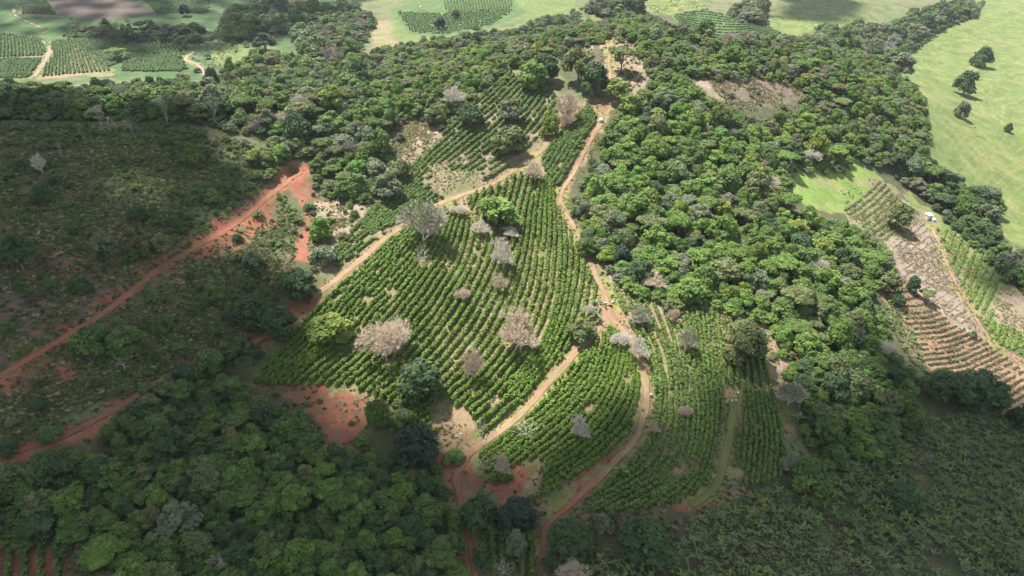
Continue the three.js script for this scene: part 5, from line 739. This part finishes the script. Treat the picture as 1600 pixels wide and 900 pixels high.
{ // grass and weeds: tufts of blades
  const tufts = [1, 2, 3].map(k => { const R = rng(k * 7), L = new Leafage(); for (let i = 0; i < 7; i++) { const t = R() * 6.28, d = 0.25 * R(); L.leaf(Math.cos(t) * d, 0.14 + 0.08 * R(), Math.sin(t) * d, Math.cos(t) + R() - 0.5, 0.8 * R(), Math.sin(t) + R() - 0.5, 0.22 + 0.16 * R(), 1.57 + (R() - 0.5), tint(R, 0.2, 0.08), 2); } return L.build(); });
  const G = new THREE.Group(); G.name = 'grass'; scene.add(tag(G, 'grass tufts and weeds between the hedges and on the slopes', 'grass', null, 'stuff'));
  const piles = [[], [], []], R = rng(808);
  const sow = (poly, n, tones, big, keep = 0.4, loose = 0.2) => { const b = bounds(poly); for (let k = 0; k < n; k++) { const x = lerp(b[0], b[2], R()), z = lerp(b[1], b[3], R()); if (!inside(poly, x + (fbm(x / 6, z / 6 + 15, 2) + R() * 0.6 - 0.8) * 20, z + (fbm(x / 6 + 31, z / 6, 2) + R() * 0.6 - 0.8) * 20) || roadGap(x, z) < 0.3 || fbm(x / 6 + 3, z / 6) + (R() - 0.5) * loose < keep || (onScar(x, z) && R() < 0.75)) continue; const s = big * (0.6 + 0.9 * R()), t = tones[Math.floor(R() * tones.length)], f = 0.8 + 0.4 * R(); piles[k % 3].push([x, ground(x, z), z, R() * 6.28, s, s * 0.8, t.map(c => c * f)]); } };
  const dry = [.30, .26, .13], green = [.14, .2, .05], fresh = [.2, .26, .07], dull = [.13, .16, .06], tan = [.36, .29, .19];
  for (const f of MAP.fields) sow(f.poly, f.n === 'big' ? 30000 : f.n === 'narrow' ? 14000 : f.n === 'upper' ? 16000 : 5000, f.n === 'narrow' ? [fresh, green, dry] : f.n === 'stubble' || f.n === 'brown' ? [tan, tan, dry] : [dry, green, fresh, tan], 1.0, 0.47);
  MAP.shrubs.forEach((s, i) => sow(s.poly, i < 2 ? 42000 : 4000, i < 2 ? [dull, green, green, dull, tan] : [tan, dry, green], i < 2 ? 1.5 : 1.4, i < 2 ? 0.45 : 0.42, i < 2 ? 0.55 : 0.2));
  for (const [k, p] of MAP.zones) if (k === 'drygrass') sow(p, 5000, [tan, dry, tan], 0.9, 0.5); else if (k === 'pasture') sow(p, 2500, [fresh, dry, fresh], 1.2, 0.55); else if (k === 'bananafloor') sow(p, 9000, [dull, green, tan], 1.6, 0.4);
  for (const r of roadLines) { const [a, q] = r.kind === 'red' ? [[tan, dull, green], 2] : [[dry, fresh, green], 4]; // ragged grass along the tracks
    for (const p of r.line) for (let k = 0; k < q; k++) { const t = R() * 6.28, d = r.width / 2 * (0.75 + 0.25 * R()) + 1.3 * R() * R(), x = p.x + Math.cos(t) * d, z = p.z + Math.sin(t) * d; if (roadGap(x, z) < -0.45 || fbm(x / 4 + 12, z / 4, 2) < 0.45) continue; const s = 0.6 + 0.7 * R(), c = a[Math.floor(R() * 3)]; piles[k % 3].push([x, Math.max(ground(x, z), p.y - 0.15), z, R() * 6.28, s, s * 0.7, c]); } }
  piles.forEach((l, k) => instances('tuft', tufts[k], neutral, l, G)); console.log('tufts', piles.map(l => l.length));
}

{ // clods and stones on bare earth
  const R = rng(515), list = [], L = new Leafage(), g = ico0.clone(), p = g.attributes.position; for (let i = 0; i < p.count; i++) { const n = 0.75 + 0.5 * noise(p.getX(i) * 2 + 5, p.getY(i) * 2 + p.getZ(i)); p.setXYZ(i, p.getX(i) * n, p.getY(i) * n * 0.6, p.getZ(i) * n); } g.computeVertexNormals();
  const put = (x, z, s, c) => list.push([x, ground(x, z) + 0.1 * s, z, R() * 6.28, s, s, c.map(v => v * (0.7 + 0.6 * R()))]);
  for (const [k, poly] of MAP.zones) if (k === 'redsoil' || k === 'fieldedge' || k === 'drypatch' || k === 'tansoil') { const b = bounds(poly); for (let n = 0; n < (b[2] - b[0]) * (b[3] - b[1]) * 0.5 && n < 2500; n++) { const x = lerp(b[0], b[2], R()), z = lerp(b[1], b[3], R()); if (inside(poly, x, z) && roadGap(x, z) > 0.2 && noise(x / 3, z / 3) > 0.45) put(x, z, 0.12 + 0.35 * R() * R(), k === 'tansoil' || k === 'fieldedge' ? [.34, .22, .14] : k === 'drypatch' ? [.2, .15, .12] : [.33, .14, .085]); } }
  for (const r of roadLines) if (r.kind !== 'grass') for (const q of r.line) for (let k = 0; k < 2; k++) { const t = R() * 6.28, d = r.width * (0.35 + 0.6 * R()); const x = q.x + Math.cos(t) * d, z = q.z + Math.sin(t) * d; if (roadGap(x, z) > 0.3) put(x, z, 0.12 + 0.28 * R() * R(), r.kind === 'tan' ? [.34, .22, .14] : [.32, .14, .085]); }
  const S = instances('earth_clods', g, new THREE.MeshStandardMaterial({ roughness: 1 }), list, scene); tag(S, 'loose clods and stones on the bare red earth', 'clods', null, 'stuff'); console.log('clods', list.length);
}

// ---------------------------------------------------------------- banana plants
const bananaLeaf = [0.9, 1.5, 2.1].map((droop, v) => { // arching blade, folded along its rib
  const p = [], idx = [], K = 6, len = 2.5, rnd = rng(v + 61);
  for (let i = 0; i <= K; i++) { const t = i / K, a = 1.15 - droop * t, w = 0.30 * Math.sin(Math.PI * (0.1 + 0.86 * t)); const px = i ? p[(i - 1) * 9 + 3] + Math.cos(a + droop / K) * len / K : 0, py = i ? p[(i - 1) * 9 + 4] + Math.sin(a + droop / K) * len / K : 0; p.push(px, py + 0.1 * w, -w * (0.9 + 0.2 * rnd()), px, py, 0, px, py + 0.1 * w, w * (0.9 + 0.2 * rnd())); }
  for (let i = 0; i < K; i++) for (let s = 0; s < 2; s++) { const a = i * 3 + s; idx.push(a, a + 1, a + 3, a + 1, a + 4, a + 3); }
  const g = new THREE.BufferGeometry(); g.setAttribute('position', new THREE.Float32BufferAttribute(p, 3)); g.setIndex(idx); return g;
});
const bladeMat = c => new THREE.MeshPhysicalMaterial({ color: new THREE.Color().setRGB(...c), roughness: 0.5, specularIntensity: 0.5, transmission: 0.35, thickness: 0, side: THREE.DoubleSide });
const blades = { green: bladeMat([.115, .18, .048]), fresh: bladeMat([.18, .25, .06]), grey: bladeMat([.15, .20, .10]), dead: bladeMat([.27, .21, .13]) };
const stemMat = new THREE.MeshStandardMaterial({ color: new THREE.Color().setRGB(.16, .15, .07), roughness: 0.8 });
const stemGeo = (() => { const L = new Leafage(); L.tube([[0, -0.4, 0], [0.03, 0.8, 0], [0, 1.7, 0.02]], [0.16, 0.13, 0.08], 6, [1, 1, 1]); return L.build(); })();
const leafPlan = (R, n) => Array.from({ length: n }, (_, i) => ({ v: Math.floor(R() * 3), yaw: i * 2.4 + R() * 0.8, up: (R() - 0.35) * 0.5, s: 0.75 + 0.5 * R(), y: 1.35 + 0.35 * R(), dead: R() < 0.09 }));
function banana(name, x, z, s, mat, R, n) {
  const o = new THREE.Group(); o.name = numbered(name); const st = new THREE.Mesh(stemGeo, stemMat); st.name = 'stem'; o.add(st);
  for (const l of leafPlan(R, n)) { const m = new THREE.Mesh(bananaLeaf[l.v], l.dead ? blades.dead : mat); m.name = 'leaf'; m.position.y = l.y; m.rotation.set(0, l.yaw, l.dead ? -0.9 : l.up, 'YXZ'); m.scale.setScalar(l.s); o.add(m); }
  o.position.set(x, ground(x, z), z); o.scale.setScalar(s); o.rotation.y = R() * 6; scene.add(shadows(o)); return o;
}
{
  const R = rng(2024), all = [];
  for (const [poly, keep] of [[MAP.banana, 0.22], [MAP.banana2, 0.1]]) for (const [x, z] of scatter(poly, R, R => 0.95 + 0.5 * R(), 22)) if (roadGap(x, z) > 1 && fbm(x / 8 + 70, z / 8, 2) > keep) all.push({ x, z, s: 0.34 + 0.42 * Math.pow(R(), 1.3), main: poly === MAP.banana, p: prominence(x, ground(x, z) + 2, z, 1) * (0.97 + 0.06 * R()) });
  all.sort((a, b) => b.p - a.p); console.log('bananas', all.length);
  nearMark('banana plant', all.slice(0, 300)); const kinds = ['green', 'green', 'fresh', 'grey'], words = { green: 'dark green', fresh: 'light green', grey: 'grey-green' };
  const grove = new THREE.Group(); grove.name = 'banana_undergrowth'; scene.add(tag(grove, 'farther banana plants of the shaded grove', 'banana grove', null, 'stuff'));
  const whole = [1, 2, 3].map(k => { const Rk = rng(k * 91), L = new Leafage(), v = new THREE.Vector3(), e = new THREE.Euler(), mt = new THREE.Matrix4(); // the same plant joined
    for (const l of leafPlan(Rk, 8)) { mt.compose(new THREE.Vector3(0, l.y, 0), new THREE.Quaternion().setFromEuler(e.set(0, l.yaw, l.up, 'YXZ')), new THREE.Vector3(l.s, l.s, l.s)); const a = bananaLeaf[l.v].attributes.position, ix = bananaLeaf[l.v].index, t = tint(Rk, 0.15, 0.06), n0 = L.n; for (let i = 0; i < a.count; i++) { v.fromBufferAttribute(a, i).applyMatrix4(mt); L.p.push(v.x, v.y, v.z); L.c.push(...t); } for (let i = 0; i < ix.count; i++) L.i.push(n0 + ix.getX(i)); L.n += a.count; }
    L.tube([[0, -0.4, 0], [0.03, 0.8, 0], [0, 1.7, 0.02]], [0.16, 0.13, 0.08], 6, [1.3, 1, 1]); return L.build(); });
  const piles = [[], [], []];
  all.forEach((a, i) => { const k = kinds[Math.floor(R() * 4)]; if (i < 300) tag(banana('banana_plant', a.x, a.z, a.s, blades[k], R, 7), `${words[k]} banana plant, ${a.where}`, 'banana plant', `${words[k]} banana plants of the grove`); else piles[i % 3].push([a.x, ground(a.x, a.z), a.z, R() * 6.28, a.s, a.s, rgb(blades[k])]); });
  piles.forEach((l, k) => instances('plant', whole[k], neutral, l, grove));
  for (const [x, z, D, H, style, pal, label] of MAP.trees) if (style === 'palm') tag(banana('banana_clump', x, z, D / 4.3, label.includes('palm') ? blades.fresh : blades.grey, R, 15), label, 'banana plant');
}

// ---------------------------------------------------------------- small things people left
function plain(c, rough = 0.7) { return new THREE.MeshStandardMaterial({ color: new THREE.Color().setRGB(...c), roughness: rough }); }
const white = plain([.62, .62, .6], 0.5), wallM = plain([.5, .45, .38], 0.9), blue = plain([.45, .6, .7], 0.4), greyM = plain([.28, .3, .32], 0.5), sackM = plain([.55, .54, .5], 0.9), woodM = plain([.45, .41, .36], 0.95);
const lathe = (pts, n = 16) => new THREE.LatheGeometry(pts.map(p => new THREE.Vector2(p[0], p[1])), n);
const rough = (g, a, s) => { const p = g.attributes.position; for (let i = 0; i < p.count; i++) { const n = 1 + (noise(p.getX(i) * 3 + s, p.getY(i) * 3 + p.getZ(i) * 2) - 0.5) * a; p.setXYZ(i, p.getX(i) * n, p.getY(i) * n, p.getZ(i) * n); } g.computeVertexNormals(); return g; };
let propN = 0;
for (const [kind, x, z, label] of MAP.props) {
  propN++; const o = new THREE.Group(), y = ground(x, z), k = cell(x, z), put = (n, g, m, px = 0, py = 0, pz = 0) => { const q = new THREE.Mesh(g, m); q.name = n; q.position.set(px, py, pz); o.add(q); return q; };
  o.position.set(x, k >= 0 && roadD[k] - roadW[k] < 0 ? roadY[k] : y, z); o.rotation.y = propN * 0.9;
  if (kind === 'hut') { o.rotation.y = 0.35; put('wall', new THREE.BoxGeometry(2.6, 2.1, 2.0), wallM, 0, 0.95, 0); const r = put('roof', new THREE.BoxGeometry(2.9, 0.08, 2.4), white, 0, 2.26, 0); r.rotation.x = 0.14; put('door', new THREE.BoxGeometry(0.8, 1.7, 0.06), greyM, 0.3, 0.85, 1.02); o.name = numbered('hut'); tag(o, label, 'hut'); }
  if (kind === 'tank') { put('body', lathe([[0, 0], [0.75, 0], [0.78, 0.3], [0.78, 0.9], [0.6, 1.15], [0, 1.2]]), blue); put('lid', lathe([[0, 1.19], [0.34, 1.19], [0.34, 1.32], [0, 1.34]], 12), white); o.name = numbered('water_tank'); tag(o, label, 'tank'); }
  if (kind === 'barrel') { put('body', lathe([[0, 0], [0.3, 0], [0.33, 0.3], [0.3, 0.45], [0.33, 0.6], [0.3, 0.9], [0, 0.9]]), greyM); put('lid', lathe([[0, 0.9], [0.26, 0.9], [0.26, 0.94], [0, 0.94]], 12), plain([.4, .43, .47], 0.4)); o.name = numbered('barrel'); tag(o, label, 'barrel'); }
  if (kind === 'hive') { put('body', new THREE.BoxGeometry(0.9, 0.7, 0.7), white, 0, 0.55, 0); put('lid', new THREE.BoxGeometry(1.0, 0.1, 0.8), white, 0, 0.96, 0); for (const s of [-1, 1]) put('leg', new THREE.BoxGeometry(0.08, 0.3, 0.6), woodM, s * 0.35, 0.1, 0); o.name = numbered('beehive'); tag(o, label, 'beehive'); }
  if (kind === 'sack') { const g = rough(new THREE.SphereGeometry(0.5, 14, 10), 0.5, propN); g.scale(1.15, 0.62, 0.75); put('bag', g, sackM, 0, 0.26, 0); const t = rough(new THREE.SphereGeometry(0.14, 8, 6), 0.4, propN); put('tied_end', t, sackM, 0.58, 0.32, 0); o.name = numbered('sack'); tag(o, label, 'sack'); o.scale.setScalar(label.includes('larger') ? 0.9 : label.includes('cream') ? 0.55 : 0.7); }
  if (kind === 'log') { const R = rng(propN), L = new Leafage(), B = new Leafage(), len = label.includes('long') || label.includes('skyline') ? 8 : 5; L.tube([[-len / 2, 0.25, 0], [-len / 6, 0.4, 0.4], [len / 6, 0.35, 0.5], [len / 2, 0.3, -0.2]], [0.2, 0.18, 0.15, 0.07], 7, [1, 1, 1]); put('trunk', L.build(), twigMat.g); for (let q = 0; q < 5; q++) { const u = (R() - 0.3) * len / 2, d = dir(R); B.tube([[u, 0.35, 0.3], [u + d[0] * 0.8 + 0.4, 0.5 + Math.abs(d[1]), 0.3 + d[2]], [u + d[0] * 1.4 + 0.9, 0.6 + Math.abs(d[1]) * 1.5, 0.3 + d[2] * 1.8]], [0.09, 0.06, 0.03], 4, [1, 1, 1]); } put('branch', B.build(), twigMat.g); o.name = numbered('fallen_log'); tag(o, label, 'log'); o.scale.setScalar(0.6); }
  scene.add(shadows(o));
}

// ---------------------------------------------------------------- the clouds whose shadows lie on the slopes
const cloudMat = new THREE.MeshPhysicalMaterial({ color: 0xffffff, roughness: 1, specularIntensity: 0, transmission: 0.5, thickness: 0, side: THREE.DoubleSide });
const cloudLabels = ['broad white cloud above the scrub slope and the foreground', 'white cloud above the far fields', 'small white cloud above the far pasture', 'smallest white cloud above the valley fields'];
MAP.shade.forEach((poly, n) => {
  const top = 430, R = rng(n * 17 + 3), up = poly.map(([x, z]) => { const y = rawHeight(x, z), t = (top - y) / SUN.y; return [x + SUN.x * t, z + SUN.z * t]; });
  const b = bounds(up), L = new Leafage(), sp = n > 1 ? 9 : 20, ico2 = new THREE.IcosahedronGeometry(1, 2);
  for (let x = b[0] - 30; x < b[2] + 30; x += sp) for (let z = b[1] - 30; z < b[3] + 30; z += sp) {
    const px = x + (R() - 0.5) * sp * 0.8, pz = z + (R() - 0.5) * sp * 0.8; if (!inside(up, px, pz)) continue;
    const rim = ![[1, 0], [-1, 0], [0, 1], [0, -1]].every(([u, v]) => inside(up, px + u * sp, pz + v * sp)), r = sp * (n === 1 ? 0.34 + 0.3 * R() : rim ? 0.55 + 0.4 * R() : 0.9 + 0.45 * R());
    L.blob(px, top + (rim ? 0 : R() * sp * 0.7), pz, r, r * 0.62, r, [1, 1, 1], rim || n > 1 ? ico1 : ico2);
  }
  const g = L.build(); g.deleteAttribute('color'); const m = new THREE.Mesh(g, cloudMat); m.name = numbered('cloud'); m.castShadow = m.receiveShadow = true;
  scene.add(tag(m, cloudLabels[n], 'cloud', null, 'structure')); console.log('cloud', n, L.i.length / 3, b.map(Math.round));
});

renderer.render(scene, camera);
